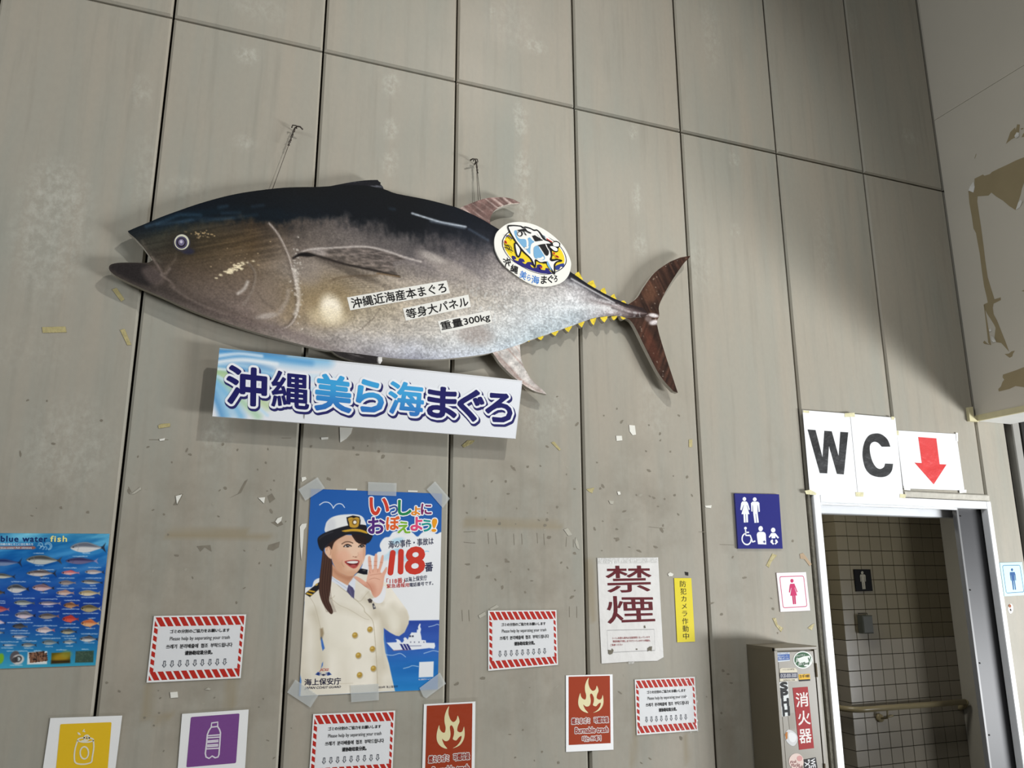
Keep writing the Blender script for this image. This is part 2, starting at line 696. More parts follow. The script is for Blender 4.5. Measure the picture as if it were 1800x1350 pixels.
def build_wall():
    V, F, C = [], [], []
    gap, c = 0.0042, 0.0085

    def panel(xa, xb, za, zb):
        nx = max(3, int((xb - xa) / 0.02))
        nz = max(3, int((zb - za) / 0.02))
        xs = [xa, xa + c] + list(np.linspace(xa + c, xb - c, nx + 1)[1:-1]) + [xb - c, xb]
        zs = [za, za + c] + list(np.linspace(za + c, zb - c, nz + 1)[1:-1]) + [zb - c, zb]
        base = len(V)
        n, k = len(xs), len(zs)
        for z in zs:
            for x in xs:
                e = x in (xa, xb) or z in (za, zb)
                V.append((x, D + (c if e else 0), z))
        for r in range(k - 1):
            for q in range(n - 1):
                a = base + r * n + q
                F.append((a, a + 1, a + n + 1, a + n))
        ring = [base + q for q in range(n)] + [base + r * n + n - 1 for r in range(1, k)] \
            + [base + (k - 1) * n + q for q in range(n - 2, -1, -1)] + [base + r * n for r in range(k - 2, 0, -1)]
        b2 = len(V)
        for i in ring:
            x, y, z = V[i]
            V.append((x, D + 0.03, z))
        m = len(ring)
        for i in range(m):
            j = (i + 1) % m
            F.append((ring[i], b2 + i, b2 + j, ring[j]))

    for j in range(-5, 9):
        xa = X0 + PW * j + gap
        xb = X0 + PW * (j + 1) - gap if j < 8 else XE
        zlo = DZ + 0.012 if j in (6, 7) else 0.0
        panel(xa, xb, zlo, ZH - gap)
        panel(xa, xb, ZH + gap, ZTOP)
    V = np.array(V)
    F0 = F
    o_V = V
    # old stains, each with a place of its own on the wall: R pale bloom, G brown smudges, B tan glue bands
    P = Painter(o_V[:, [0, 2]], 0.0, (0, 0, 0))
    pale = [((92, 400), 52, 115, .9), ((100, 335), 40, 45, .5), ((255, 300), 20, 70, .35), ((435, 97), 18, 16, .9), ((430, 250), 18, 14, .6),
            ((687, 148), 14, 24, .9), ((687, 225), 13, 22, .9), ((686, 285), 14, 26, .8), ((915, 210), 15, 40, .9), ((918, 300), 18, 45, .8),
            ((925, 370), 18, 30, 1), ((1112, 232), 10, 16, .9), ((1120, 350), 9, 36, .9), ((942, 82), 22, 16, .9), ((866, 22), 6, 14, .7),
            ((900, 40), 50, 60, .4), ((1125, 430), 16, 26, .6), ((1290, 280), 14, 18, .6), ((1292, 405), 12, 14, .6), ((1500, 40), 12, 30, .4),
            ((120, 790), 60, 75, .7), ((100, 850), 40, 40, .5), ((380, 780), 24, 40, .8), ((672, 785), 14, 26, .8), ((455, 15), 50, 26, .5),
            ((1250, 60), 26, 90, .35), ((980, 720), 26, 30, .6), ((940, 740), 30, 40, .5), ((1150, 720), 40, 60, .4), ((250, 160), 16, 30, .5),
            ((760, 880), 16, 60, .3), ((1230, 470), 30, 60, .3), ((50, 610), 60, 40, .3), ((330, 330), 40, 20, .5), ((1450, 430), 30, 90, .25), ((1600, 240), 30, 20, .4)]
    for c0, rx, rz, a in pale:
        P.blob(c0, rx, rz, (255, 0, 0), a * (.55 if rx > 30 else .8), 1.0)
    for c0, rx, rz, a in [((380, 860), 110, 70, .6), ((300, 1000), 110, 90, .7), ((650, 810), 100, 40, .6), ((920, 880), 100, 90, .7), ((930, 1030), 100, 90, .8),
                          ((1120, 860), 80, 90, .7), ((1140, 930), 90, 60, .7), ((350, 1240), 170, 60, .7), ((920, 1230), 100, 70, .7), ((1290, 1000), 50, 130, .6),
                          ((60, 880), 80, 50, .5), ((1360, 800), 30, 60, .4), ((1120, 1260), 100, 60, .6), ((1280, 1240), 40, 100, .8), ((700, 1300), 90, 40, .6)]:
        P.blob(c0, rx, rz, (P.C[0][0], 255, 0), a, 1.0)
    for a, b_, w in [((298, 940), (476, 944), 6), ((300, 938), (430, 936), 12), ((262, 1205), (258, 1262), 12), ((406, 1200), (405, 1240), 12),
                     ((1118, 1200), (1113, 1345), 9), ((1204, 1295), (1208, 1335), 12), ((820, 919), (980, 925), 16), ((1035, 990), (1042, 1085), 16), ((275, 1265), (300, 1260), 10)]:
        P.stroke([a, b_], w, (0, 0, 255), 0.75, 5)
    o = struct(obj('wall_back', o_V, F0, [M_WALL]))
    at = o.data.color_attributes.new('Col', 'FLOAT_COLOR', 'POINT')
    Lc = np.ones((len(o_V), 4), np.float32)
    Lc[:, :3] = np.clip(P.C / 255.0, 0, 1)
    at.data.foreach_set('color', Lc.ravel())
    b = MB()
    y0, y1 = D + 0.024, D + 0.12
    b.box(X0 - 3.0, y0, 0, DX0, y1, ZTOP)
    b.box(DX0, y0, DZ, DX1, y1, ZTOP)
    b.box(DX1, y0, 0, XE - 0.003, y1, ZTOP)
    k = b.build('joint_sealant', [M_SEAL], o)
    return o


wall = build_wall()

# floor of the hall, and the ground
mb = MB()
mb.box(-6, -6, -0.1, 9, 8, 0)
struct(mb.build('floor', [mat('dark_worn_concrete', (96, 93, 87), rough=0.85, var=0.15, scale=4)]))
mb = MB()
mb.box(-7, -3.3, 0, 9, -3.1, 2.3)  # unseen block behind the camera, added to cut low sky light
struct(mb.build('low_sky_blocker', [M_CONC]))

mb = MB()
mb.box(-7, -3.2, ZTOP, 4.2, D + 0.12, ZTOP + 0.15)  # unseen roof, added to keep sky light from coming in above
struct(mb.build('ceiling', [mat('sky_block_roof_grey', (120, 118, 112), rough=0.8, var=0.1)]))

# ---- bulkhead wall on the right (white board with torn facing paper)
XR = 3.93
ZB = 2.447
M_BULK = mat('white_painted_board', (204, 198, 184), rough=0.7, var=0.05, scale=3, bump=0.03, bscale=20)
M_TORN = mat('bare_tan_board', (158, 144, 112), rough=0.85, var=0.10, scale=12)
M_SOFF = mat('white_soffit_board', (225, 225, 220), rough=0.6, var=0.10, scale=10)
YB0, YB1 = -0.4, D - 0.004  # bulkhead extended towards the camera, out of view, to darken the upper right corner
zj = on_x(1644, 211, XR)[2]
mb = MB()
mb.box(XR + 0.007, YB0, ZB + 0.012, XR + 0.26, YB1, ZTOP, 0)
for za, zb in ((ZB + 0.012, zj - 0.0012), (zj + 0.0012, ZTOP)):
    mb.box(XR, YB0, za, XR + 0.0072, YB1, zb, 0)
mb.box(XR + 0.002, YB0, ZB, XR + 0.262, YB1, ZB + 0.0125, 1)
bulk = struct(mb.build('wall_right', [M_BULK, M_SOFF]))
mb = MB()
mb.tube([(XR + 0.012, D - 0.012, ZB + 0.03), (XR + 0.010, D - 0.010, ZTOP)], 0.011, 8)
struct(mb.build('trim_1', [mat('corner_sealant_bead', (120, 116, 104), rough=0.6, var=0.3, scale=30)]))


def patch_x(pts, lift):
    P = [on_x(px, py, XR - lift) for px, py in pts]
    tri = tessellate_polygon([[Vector((p[1], p[2], 0)) for p in P]])
    return P, tri


k2 = crop(1600, 280, 2.7)
k1 = crop(1600, 0, 3.553)
torn = [k2(305, 92, 345, 72, 352, 78, 378, 70, 388, 60, 420, 44, 460, 26, 500, 6, 540, -10, 590, -30, 600, 60, 540, 112, 530, 140, 525, 165, 512, 205, 500, 241, 470, 222,
           440, 196, 410, 178, 385, 158, 372, 172, 320, 176, 318, 200, 326, 255, 336, 320, 348, 410, 356, 480, 368, 560, 386, 620, 400, 664, 430, 655, 430, 668, 396, 685,
           392, 705, 396, 735, 412, 765, 430, 810, 452, 865, 470, 914, 450, 892, 432, 872, 408, 868, 400, 845, 405, 800, 398, 785, 380, 756, 366, 735, 356, 715, 350, 688,
           368, 680, 362, 650, 350, 600, 340, 530, 330, 450, 318, 385, 312, 350, 300, 328, 292, 270, 280, 205, 276, 150, 300, 158, 305, 140),
        k2(440, 1022, 470, 1012, 505, 1000, 540, 986, 590, 970, 590, 1060, 540, 1082, 500, 1076, 470, 1090, 420, 1102, 418, 1090, 430, 1078, 438, 1056, 446, 1046, 438, 1034),
        k1(597, 900, 612, 862, 625, 825, 655, 795, 658, 812, 668, 776, 685, 778, 680, 830, 655, 858, 630, 872),
        k1(695, 858, 705, 835, 730, 815, 730, 850), k1(690, 803, 706, 798, 706, 806, 692, 810),
        k2(448, 924, 468, 922, 480, 912, 497, 908, 488, 922, 484, 936, 472, 942, 460, 934),
        k1(401, 990, 408, 968, 413, 956, 412, 968, 404, 990), k2(345, 870, 352, 860, 366, 874, 378, 880, 370, 870, 356, 748, 348, 690, 352, 690, 364, 760, 384, 882, 352, 876),
        k2(528, 626, 540, 620, 540, 628)]
for i, pts in enumerate(torn):
    P, tri = patch_x(pts, 0.0008)
    obj('torn_patch', P, [tuple(t) for t in tri], [M_TORN], bulk)
# curled flaps of facing paper still hanging at the torn edges
M_FLAP = mat('white_torn_paper', (232, 230, 224), rough=0.7, var=0.06)
for pts, lf in ((k2(500, 241, 512, 205, 524, 192, 531, 200, 520, 228), 0.012), (k1(650, 850, 664, 826, 678, 828, 678, 850, 660, 866), 0.010),
                (k2(300, 158, 276, 148, 284, 128, 300, 105, 306, 130), 0.006), (k2(384, 838, 396, 845, 408, 866, 394, 868, 384, 856), 0.008),
                (k2(374, 808, 384, 800, 386, 812, 376, 820), 0.006)):
    P = [on_x(px, py, XR - 0.0012 - lf * (0.15 + 0.85 * (q % 2))) for q, (px, py) in enumerate(pts)]
    tri = tessellate_polygon([[Vector((p[1], p[2], 0)) for p in P]])
    obj('paper_flap', P, [tuple(t) for t in tri], [M_FLAP], bulk)

# yellowed edge strip along the bottom of the bulkhead, its end turned up on the back wall
M_YEL = mat('yellowed_plastic_strip', (206, 198, 160), rough=0.5, var=0.18, scale=25)
mb = MB()
mb.box(XR - 0.008, YB0, ZB - 0.002, XR + 0.010, D - 0.001, ZB + 0.030)
a, b_, c_, d_ = W(1697, 717), W(1705, 716), W(1713, 736), W(1700, 740)
mb.prism([(a[0], a[2]), (W(1700, 741)[0], W(1700, 741)[2]), (XR, ZB - 0.006), (XR, ZB + 0.020), (W(1707, 733)[0], W(1707, 733)[2]), (b_[0], b_[2])][::1], D - 0.018, D - 0.001)
struct(mb.build('trim_2', [M_YEL]))

# ---- recess and post at the far right, beyond the end of the panels
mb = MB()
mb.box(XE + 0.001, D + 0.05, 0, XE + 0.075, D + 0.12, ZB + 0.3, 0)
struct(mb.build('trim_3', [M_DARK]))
mb = MB()
mb.bbox(XE + 0.065, D + 0.005, 0, XE + 0.125, D + 0.12, ZB + 0.3, 0.005)
struct(mb.build('trim_4', [mat('grey_painted_post', (150, 148, 142), rough=0.6, var=0.1)]))
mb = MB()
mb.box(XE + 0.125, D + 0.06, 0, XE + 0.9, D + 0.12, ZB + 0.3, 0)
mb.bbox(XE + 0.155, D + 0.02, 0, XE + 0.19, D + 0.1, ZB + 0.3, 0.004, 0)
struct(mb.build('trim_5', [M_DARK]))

# ---- doorway to the toilets: aluminium frame, leaf slid open behind the wall on the right
mb = MB()
fy0, fy1 = D - 0.016, D + 0.13
mb.bbox(DX0, fy0, 0, DX0 + 0.042, fy1, DZ, 0.003, 0)                # left jamb
mb.bbox(DX1 - 0.030, fy0, 0, DX1 + 0.004, D + 0.022, DZ, 0.003, 0)        # right jamb
mb.bbox(DX0 + 0.042, fy0, DZ - 0.040, DX1 - 0.030, D + 0.025, DZ, 0.003, 0)   # head
door = struct(mb.build('door_1', [M_ALUW]))
mb = MB()
mb.bbox(DX0 + 0.042, D + 0.085, DZ - 0.085, LX + 0.2, D + 0.13, DZ - 0.04, 0.004, 0)
mb.bbox(DX0 + 0.042, D + 0.012, DZ - 0.050, LX - 0.014, D + 0.02, DZ - 0.04, 0.002, 0)
mb.build('head_track', [M_ALU], door)
mb = MB()
M_LEAF = mat('grey_door_leaf', (50, 50, 52), rough=0.45, var=0.05, scale=6)
mb.box(LX, D + 0.030, 0.01, XE - 0.02, D + 0.046, DZ - 0.01, 0)
for zz in (1.93, 1.55, 1.19, 0.85):
    mb.tube([(LX + 0.022, D + 0.031, zz), (LX + 0.022, D + 0.027, zz)], 0.004, 8, 1)
mb.build('leaf', [M_LEAF, M_DARK], door)
mb = MB()
mb.bbox(LX - 0.010, D + 0.024, 0.01, LX + 0.008, D + 0.048, DZ - 0.01, 0.003)
mb.build('leaf_edge', [mat('pale_edge_strip', (112, 112, 112), rough=0.4, var=0.05)], door)
mb = MB()
mb.bbox(DX0 - 0.026, D - 0.004, 0, DX0 - 0.001, D + 0.03, DZ + 0.01, 0.004)
struct(mb.build('trim_6', [mat('weathered_sealant', (112, 108, 96), rough=0.8, var=0.5, scale=24, bump=0.4, bscale=60)]))
mb = MB()
mb.bbox(3.335, D - 0.014, DZ + 0.004, DX1 + 0.006, D + 0.02, DZ + 0.036, 0.006)
struct(mb.build('trim_7', [mat('dirty_ledge', (192, 188, 176), rough=0.7, var=0.25, scale=30, bump=0.2)]))


# ---- tiled wall inside
def tile_mat(nm, rgb):
    return mat(nm, rgb, rough=0.28, spec=0.45, var=0.05, scale=7)


M_T1, M_T2 = tile_mat('beige_upper_tile', (120, 112, 92)), tile_mat('pale_lower_tile', (146, 139, 126))
M_GROUT = mat('dark_grout', (46, 40, 28), rough=0.9, var=0.2)
TY, TX0, TX1, TZ = 4.5, 4.17, 5.17, 1.1955
TS, G = 0.1, 0.0022
mb = MB()
mb.box(TX0 + 0.004, TY + 0.004, 0, TX1 + 0.3, TY + 0.5, 2.5, 2)
for k in range(-11, 13):
    z0 = TZ + k * TS
    m_ = 0 if k >= 0 else 1
    for i in range(11):
        x0 = TX0 + i * TS
        mb.bbox(x0 + (G if i else 0), TY, z0 + G, x0 + TS - G, TY + 0.005, z0 + TS - G, 0.001, m_)
    for i in range(5):
        y0 = TY + 0.005 + i * TS
        mb.box(TX0, y0 + (G if i else 0), z0 + G, TX0 + 0.005, y0 + TS - G, z0 + TS - G, m_)
tiles = struct(mb.build('wall_inner', [M_T1, M_T2, M_GROUT]))
M_INNER = mat('grey_inner_partition', (112, 110, 106), rough=0.6, var=0.06)
mb = MB()
mb.box(TX1, D + 0.13, 0, TX1 + 0.05, TY, 2.5)
struct(mb.build('wall_side', [mat('pale_side_partition', (176, 172, 160), rough=0.6, var=0.05)]))
mb = MB()
mb.box(1.6, D + 0.13, 2.5, 5.6, 7.0, 2.56)
struct(mb.build('ceiling', [M_INNER]))
mb = MB()
mb.box(1.6, D + 0.13, 0, 1.65, 7.0, 2.5)
mb.box(1.6, 6.95, 0, 5.6, 7.0, 2.5)
struct(mb.build('wall_far', [M_INNER]))

lp = bpy.data.lights.new('interior_fill_light', 'AREA')  # added fill, no fixture seen, raises the dim interior
lp.shape, lp.size, lp.size_y, lp.energy, lp.color = 'RECTANGLE', 1.2, 0.3, P_IN, (1.0, 0.97, 0.88)
lo = bpy.data.objects.new('interior_fill_light', lp)
lo.location = (3.25, 3.95, 2.46)
COL.objects.link(lo)

# ---- handrail, wrapping the tiled corner
M_RAIL = mat('beige_handrail', (150, 138, 106), rough=0.3, spec=0.5, var=0.06)
RZ = on_y(1600, 1241, TY - 0.07)[2]
ry = TY - 0.07
t = thing('handrail', 'beige tubular handrail along the tiled wall inside the doorway', 'handrail', (4.7, TY, RZ))
pts = [(TX1 - 0.06, ry, RZ), (TX0 + 0.03, ry, RZ)]
arc = [(TX0 + 0.03 - 0.10 * math.sin(a), ry + 0.10 - 0.10 * math.cos(a), RZ) for a in np.linspace(0, math.pi / 2, 8)[1:]]
pts = pts + arc + [(TX0 - 0.07, TY + 0.48, RZ)]
MB().tube(pts, 0.019, 14).build('rail', [M_RAIL], t, True)
MB().tube([(TX1 - 0.06, ry, RZ), (TX1 - 0.045, ry + 0.004, RZ - 0.004), (TX1 - 0.035, ry + 0.02, RZ - 0.02), (TX1 - 0.035, TY - 0.006, RZ - 0.05),
           (TX1 - 0.035, TY, RZ - 0.05)], [0.019, 0.019, 0.018, 0.018, 0.018], 12).build('end_bend', [M_RAIL], t, True)
mb = MB()
bp_ = on_y(1551, 1263, TY - 0.03)
mb.tube([(bp_[0], TY - 0.001, bp_[2]), (bp_[0], TY - 0.022, bp_[2])], [0.028, 0.024], 14)
mb.tube([(bp_[0], TY - 0.02, bp_[2]), (bp_[0] + 0.005, ry, bp_[2] + 0.01), (bp_[0] + 0.012, ry, RZ - 0.012)], 0.008, 8)
mb.tube([(bp_[0] + 0.008, ry, bp_[2] + 0.018), (bp_[0] + 0.05, ry - 0.002, bp_[2] + 0.022)], 0.008, 8)
mb.build('bracket', [M_RAIL], t, True)

# ---- small dispenser box and black sign on the tiles
q = [on_y(px, py, TY - 0.05) for px, py in ((1516, 1082), (1534, 1083), (1535.5, 1113), (1519, 1114))]
x0, x1 = q[0][0], q[1][0]
z0, z1 = q[3][2], q[0][2]
t = thing('dispenser', 'small dark grey dispenser box mounted on the tiles below the black sign', 'dispenser', ((x0 + x1) / 2, TY, z0))
M_DSP = mat('dark_grey_plastic', (70, 72, 66), rough=0.45, var=0.06)
MB().bbox(x0, TY - 0.05, z0, x1, TY - 0.0005, z1, 0.006).build('body', [M_DSP], t)
mb = MB()
mb.tube([(x0 + 0.004, TY - 0.01, z1), (x0 + 0.004, TY - 0.01, z1 + 0.012), (x1 - 0.008, TY - 0.01, z1 + 0.012), (x1 - 0.008, TY - 0.01, z1)], 0.0025, 6)
mb.build('bracket', [M_DARK], t)

# ---- fire-extinguisher cabinet in front of the wall
cx0 = 2.319
CD = 0.19
cy = D - CD
cx1 = on_y(1436, 1138, cy)[0]
ct = on_y(1398, 1140, cy)[2] + 0.004
cb = 0.52
M_CAB = mat('beige_enamelled_steel', (114, 106, 88), rough=0.4, spec=0.45, var=0.10, scale=8)
cab = thing('extinguisher_cabinet', 'narrow beige steel fire extinguisher cabinet plastered with stickers left of the doorway', 'cabinet', ((cx0 + cx1) / 2, D, cb))
mb = MB()
mb.box(cx0, cy + 0.012, cb, cx1, D - 0.001, ct)
mb.build('body', [M_CAB], cab)
mb = MB()
mb.box(cx0 - 0.001, cy + 0.002, cb, cx0 + 0.014, cy + 0.014, ct)
mb.box(cx1 - 0.014, cy + 0.002, cb, cx1 + 0.001, cy + 0.014, ct)
mb.bbox(cx0 - 0.001, cy, ct - 0.012, cx1 + 0.001, cy + 0.03, ct + 0.003, 0.003)
mb.box(cx0 - 0.0012, cy + 0.03, ct - 0.012, cx1 + 0.0012, D - 0.001, ct + 0.003)
mb.build('front_frame', [M_CAB], cab)
mb = MB()
mb.bbox(cx0 + 0.016, cy + 0.004, cb + 0.01, cx1 - 0.017, cy + 0.014, ct - 0.016, 0.002)
mb.build('door', [M_CAB], cab)
hg = on_y(1434, 1178, cy)
for hz in (hg[2], hg[2] - 0.40):
    MB().tube([(cx1 - 0.012, cy + 0.001, hz - 0.028), (cx1 - 0.012, cy + 0.001, hz + 0.028)], 0.004, 8).build('hinge', [mat('worn_steel', (120, 108, 88), rough=0.5, var=0.4, scale=60)], cab)
kc = crop(1290, 1090, 5.19)
pc = CD + 0.0005 - 0.004        # plane of the cabinet door, measured from the wall


def cab_part(name, label=None):
    return name, label


def sticker(name, pts, rgb, lift=0.0004, label=None, lay=()):
    mb_ = MB()
    flat_px(mb_, pts, pc + lift, 0)
    o_ = mb_.build(name, [ink(rgb)], cab, label=label)
    for pts_, rgb_, lf in lay:
        mb2 = MB()
        flat_px(mb2, pts_, pc + lift + lf, 0)
        mb2.build('print', [ink(rgb_)], o_)
    return o_


def lettering(parent, items, rgb, plane, label=None, **kw):
    for body, quad in items:
        mb_ = MB()
        text_quad(mb_, body, quad, plane, 0, **kw)
        mb_.build('lettering', [ink(rgb)], parent, label=label)


s_ = sticker('sticker', kc(390, 296, 507, 292, 511, 372, 392, 384), (206, 212, 216), label='blue and white locksmith sticker', lay=[(kc(391, 316, 508, 310, 510, 362, 393, 370), (42, 88, 160), 0.0003)])
lettering(s_, [('開錠カギセンター', kc(400, 322, 500, 318, 500, 340, 400, 343)), ('0980-47-1191', kc(405, 346, 500, 342, 500, 358, 405, 362))], (225, 232, 240), pc + 0.0011)
lettering(s_, [('カギのトラブル専門', kc(398, 300, 500, 296, 500, 308, 398, 312))], (50, 80, 150), pc + 0.0011)
ell = lambda cx, cy_c, rx, ry, n=28: kc(*[v for k in range(n) for v in (cx + rx * math.cos(2 * math.pi * k / n), cy_c - ry * math.sin(2 * math.pi * k / n))])
s_ = sticker('sticker', ell(630, 363, 88, 80), (232, 236, 230), label='round white and green sticker', lay=[(ell(630, 363, 78, 70), (46, 92, 58), 0.0003),
                                                                                              (kc(580, 352, 640, 330, 690, 325, 706, 350, 700, 400, 672, 424, 640, 420, 650, 380, 600, 392), (228, 232, 226), 0.0006)])
lettering(s_, [('キャプテン', kc(570, 318, 650, 308, 650, 326, 570, 338)), ('Jinny', kc(560, 345, 650, 335, 650, 385, 560, 395)), ('2011', kc(585, 392, 640, 388, 640, 410, 585, 414))], (236, 240, 234), pc + 0.0014, shear=0.2, off=0.01)
lettering(s_, [('y', kc(676, 345, 706, 335, 702, 400, 674, 410)), ('OKINAWA', kc(640, 392, 690, 384, 690, 402, 640, 410))], (46, 92, 58), pc + 0.0014, off=0.02)
s_ = sticker('sticker', kc(420, 446, 436, 438, 560, 438, 577, 456, 582, 556, 420, 556), (214, 206, 184), label='cream telephone sticker', lay=[(kc(420, 482, 579, 478, 581, 530, 421, 534), (62, 64, 84), 0.0003)])
lettering(s_, [('0120-000-3000', kc(428, 492, 572, 486, 572, 520, 428, 524))], (222, 222, 226), pc + 0.0011)
lettering(s_, [('トイレつまり専門店', kc(448, 446, 552, 442, 552, 456, 448, 460)), ('有限会社 沖縄', kc(452, 542, 556, 540, 556, 552, 452, 554))], (60, 56, 60), pc + 0.0011)
s_ = sticker('sticker', kc(590, 496, 692, 490, 697, 552, 596, 560), (226, 178, 40), label='small yellow and black sticker', lay=[(kc(594, 544, 696, 538, 697, 553, 597, 560), (24, 22, 20), 0.0003)])
lettering(s_, [('カギ', kc(598, 498, 646, 494, 648, 526, 600, 530)), ('の鍵屋', kc(650, 498, 690, 496, 690, 522, 652, 524))], (40, 32, 24), pc + 0.0011, off=0.01)
s_ = sticker('sticker', kc(412, 568, 492, 562, 512, 872, 440, 880), (220, 224, 222), label='tall white sticker with black block letters')
mb = MB()
for ch, qd in (('S', kc(424, 574, 486, 568, 490, 634, 428, 640)), ('P', kc(428, 646, 490, 642, 494, 708, 434, 712)), ('H', kc(438, 722, 496, 716, 500, 780, 442, 786)),
               ('H', kc(446, 794, 504, 788, 508, 866, 452, 872))):
    text_quad(mb, ch, qd, pc + 0.0008, 0, grow=0.0022, off=0.03)
mb.build('lettering', [ink((16, 16, 16))], s_)
s_ = sticker('sticker', kc(537, 618, 674, 608, 732, 1168, 596, 1184), (156, 24, 28), label='red vertical sticker with white characters')
lettering(s_, [('消', kc(562, 664, 672, 658, 682, 784, 572, 796)), ('火', kc(580, 832, 690, 824, 700, 950, 590, 960)), ('器', kc(592, 1000, 702, 990, 712, 1114, 602, 1126))], (232, 224, 220), pc + 0.0008, off=0.018)
s_ = sticker('sticker', cr(kc(470, 1030, 500, 1000, 550, 1022, 580, 1060, 578, 1110, 545, 1148, 500, 1128, 470, 1080), 5), (206, 206, 206), label='white die-cut sticker with orange edge',
             lay=[(kc(466, 1045, 478, 1020, 490, 1020, 490, 1080, 476, 1092), (176, 110, 40), 0.0003), (cr(kc(498, 1040, 520, 1024, 560, 1044, 570, 1080, 552, 1112, 520, 1110, 500, 1080), 4), (226, 226, 226), 0.0005)])
s_ = sticker('sticker', ell(570, 1290, 68, 74), (222, 200, 190), label='round pale pink sticker', lay=[(ell(600, 1262, 26, 26, 12), (206, 150, 146), 0.0003)])
lettering(s_, [('Pink', kc(510, 1288, 572, 1272, 576, 1300, 512, 1312)), ('Marlin', kc(520, 1312, 600, 1300, 604, 1334, 524, 1344)), ('Club', kc(570, 1332, 626, 1322, 630, 1346, 572, 1356))], (130, 50, 56), pc + 0.0009, shear=0.3)
s_ = sticker('sticker', kc(634, 1272, 748, 1252, 772, 1400, 650, 1410), (24, 22, 24), label='black sticker with white letters')
lettering(s_, [('WE', kc(738, 1262, 748, 1345, 706, 1350, 698, 1268)), ('"X"', kc(690, 1272, 700, 1352, 652, 1356, 644, 1278))], (230, 230, 230), pc + 0.0009, off=0.02)
mb = MB()
flat_px(mb, kc(492, 856, 552, 848, 562, 990, 508, 998), pc + 0.0003, 0)
mb.build('handle_recess', [mat('recess_steel', (122, 114, 98), rough=0.4, var=0.08)], cab)  # flat patch, slightly lighter than the cabinet steel

# ================================================================== THE TUNA PANEL
FB, FT = 0.030, 0.055                       # back and front of the cut-out board, from the wall
M_EDGE = mat('pale_board_edge', (196, 190, 178), rough=0.8, var=0.15, scale=30)
M_FISH = vcol_mat('fish_photo_print', rough=0.62, spec=0.10, grain=0.16, gscale=150.0, bump=0.05)
TOPL = [(224.4, 406.4), (240, 399.5), (257.2, 392.5), (283, 381.5), (310, 371.7), (345, 359.5), (382.2, 348.6), (410, 342), (437.8, 337), (487.8, 330.8), (520, 329), (554.4, 328.6),
        (571, 327.8), (600, 326), (640, 326), (674.4, 332.3), (696.7, 340.3), (746.7, 350), (785.6, 359.7), (807.8, 366.7), (845, 384), (877, 403), (940, 438), (1004.4, 478.9),
        (1033, 498.9), (1062, 515.6), (1084.4, 526.7), (1104.4, 534.9)]
BOTL = [(1100, 558.5), (1084.4, 554.4), (1062, 556), (1040, 560), (1006.7, 572), (964.4, 586.7), (928.9, 598.9), (913, 605.6), (864.4, 620), (816, 627.5), (760.6, 632), (705, 630.6),
        (671.7, 627.5), (621.7, 620.8), (576.7, 616), (537.8, 607.8), (479.4, 592.5), (410, 571.7), (340.6, 546.7), (285, 521.7), (248.9, 506.4), (210, 488.3), (196, 479), (191.5, 472),
        (194, 465.5), (207, 462), (230, 461.5), (251.7, 462), (262, 461), (268, 457)]
MOUTH = [(268, 457), (262.8, 449.4), (251.7, 434), (237.8, 418.9), (227, 410), (224.4, 406.4)]
body_px = cr(TOPL, 3, False) + [(1130, 541), (1140, 552), (1128, 558)] + cr(BOTL, 3, False) + MOUTH[1:-1]
fish = thing('tuna_panel', 'life-size bluefin tuna photo cut-out board hung high on the grey panelled wall', 'fish panel',
             tuple(W(705, 632, FB)))


def cut_part(name, outline_px, step, paint, front=FT, back=FB, parent=fish, label=None, base=(90, 80, 74)):
    O = WW(outline_px, front)
    V2, F2 = cutout(O, step, front)
    V = [(p[0], D - front, p[1]) for p in V2]
    F = list(F2)
    n = len(outline_px)
    P = Painter(V2, front, base)
    paint(P)
    b0 = len(V)
    ar = sum(O[i][0] * O[(i + 1) % n][1] - O[(i + 1) % n][0] * O[i][1] for i in range(n))
    V += [(p[0], D - front, p[1]) for p in O] + [(p[0], D - back, p[1]) for p in O]
    mi = [0] * len(F)
    for i in range(n):
        j = (i + 1) % n
        q_ = (b0 + i, b0 + n + i, b0 + n + j, b0 + j) if ar > 0 else (b0 + i, b0 + j, b0 + n + j, b0 + n + i)
        F.append(q_)
        mi.append(1)
    F.append(tuple(b0 + n + i for i in (range(n) if ar < 0 else range(n - 1, -1, -1))))
    mi.append(1)
    o = obj(name, V, F, [M_FISH, M_EDGE], parent, mi, label=label)
    C = np.vstack([P.C, np.tile([200, 195, 185], (len(V) - len(V2), 1))])
    setcol(o, C)
    return o


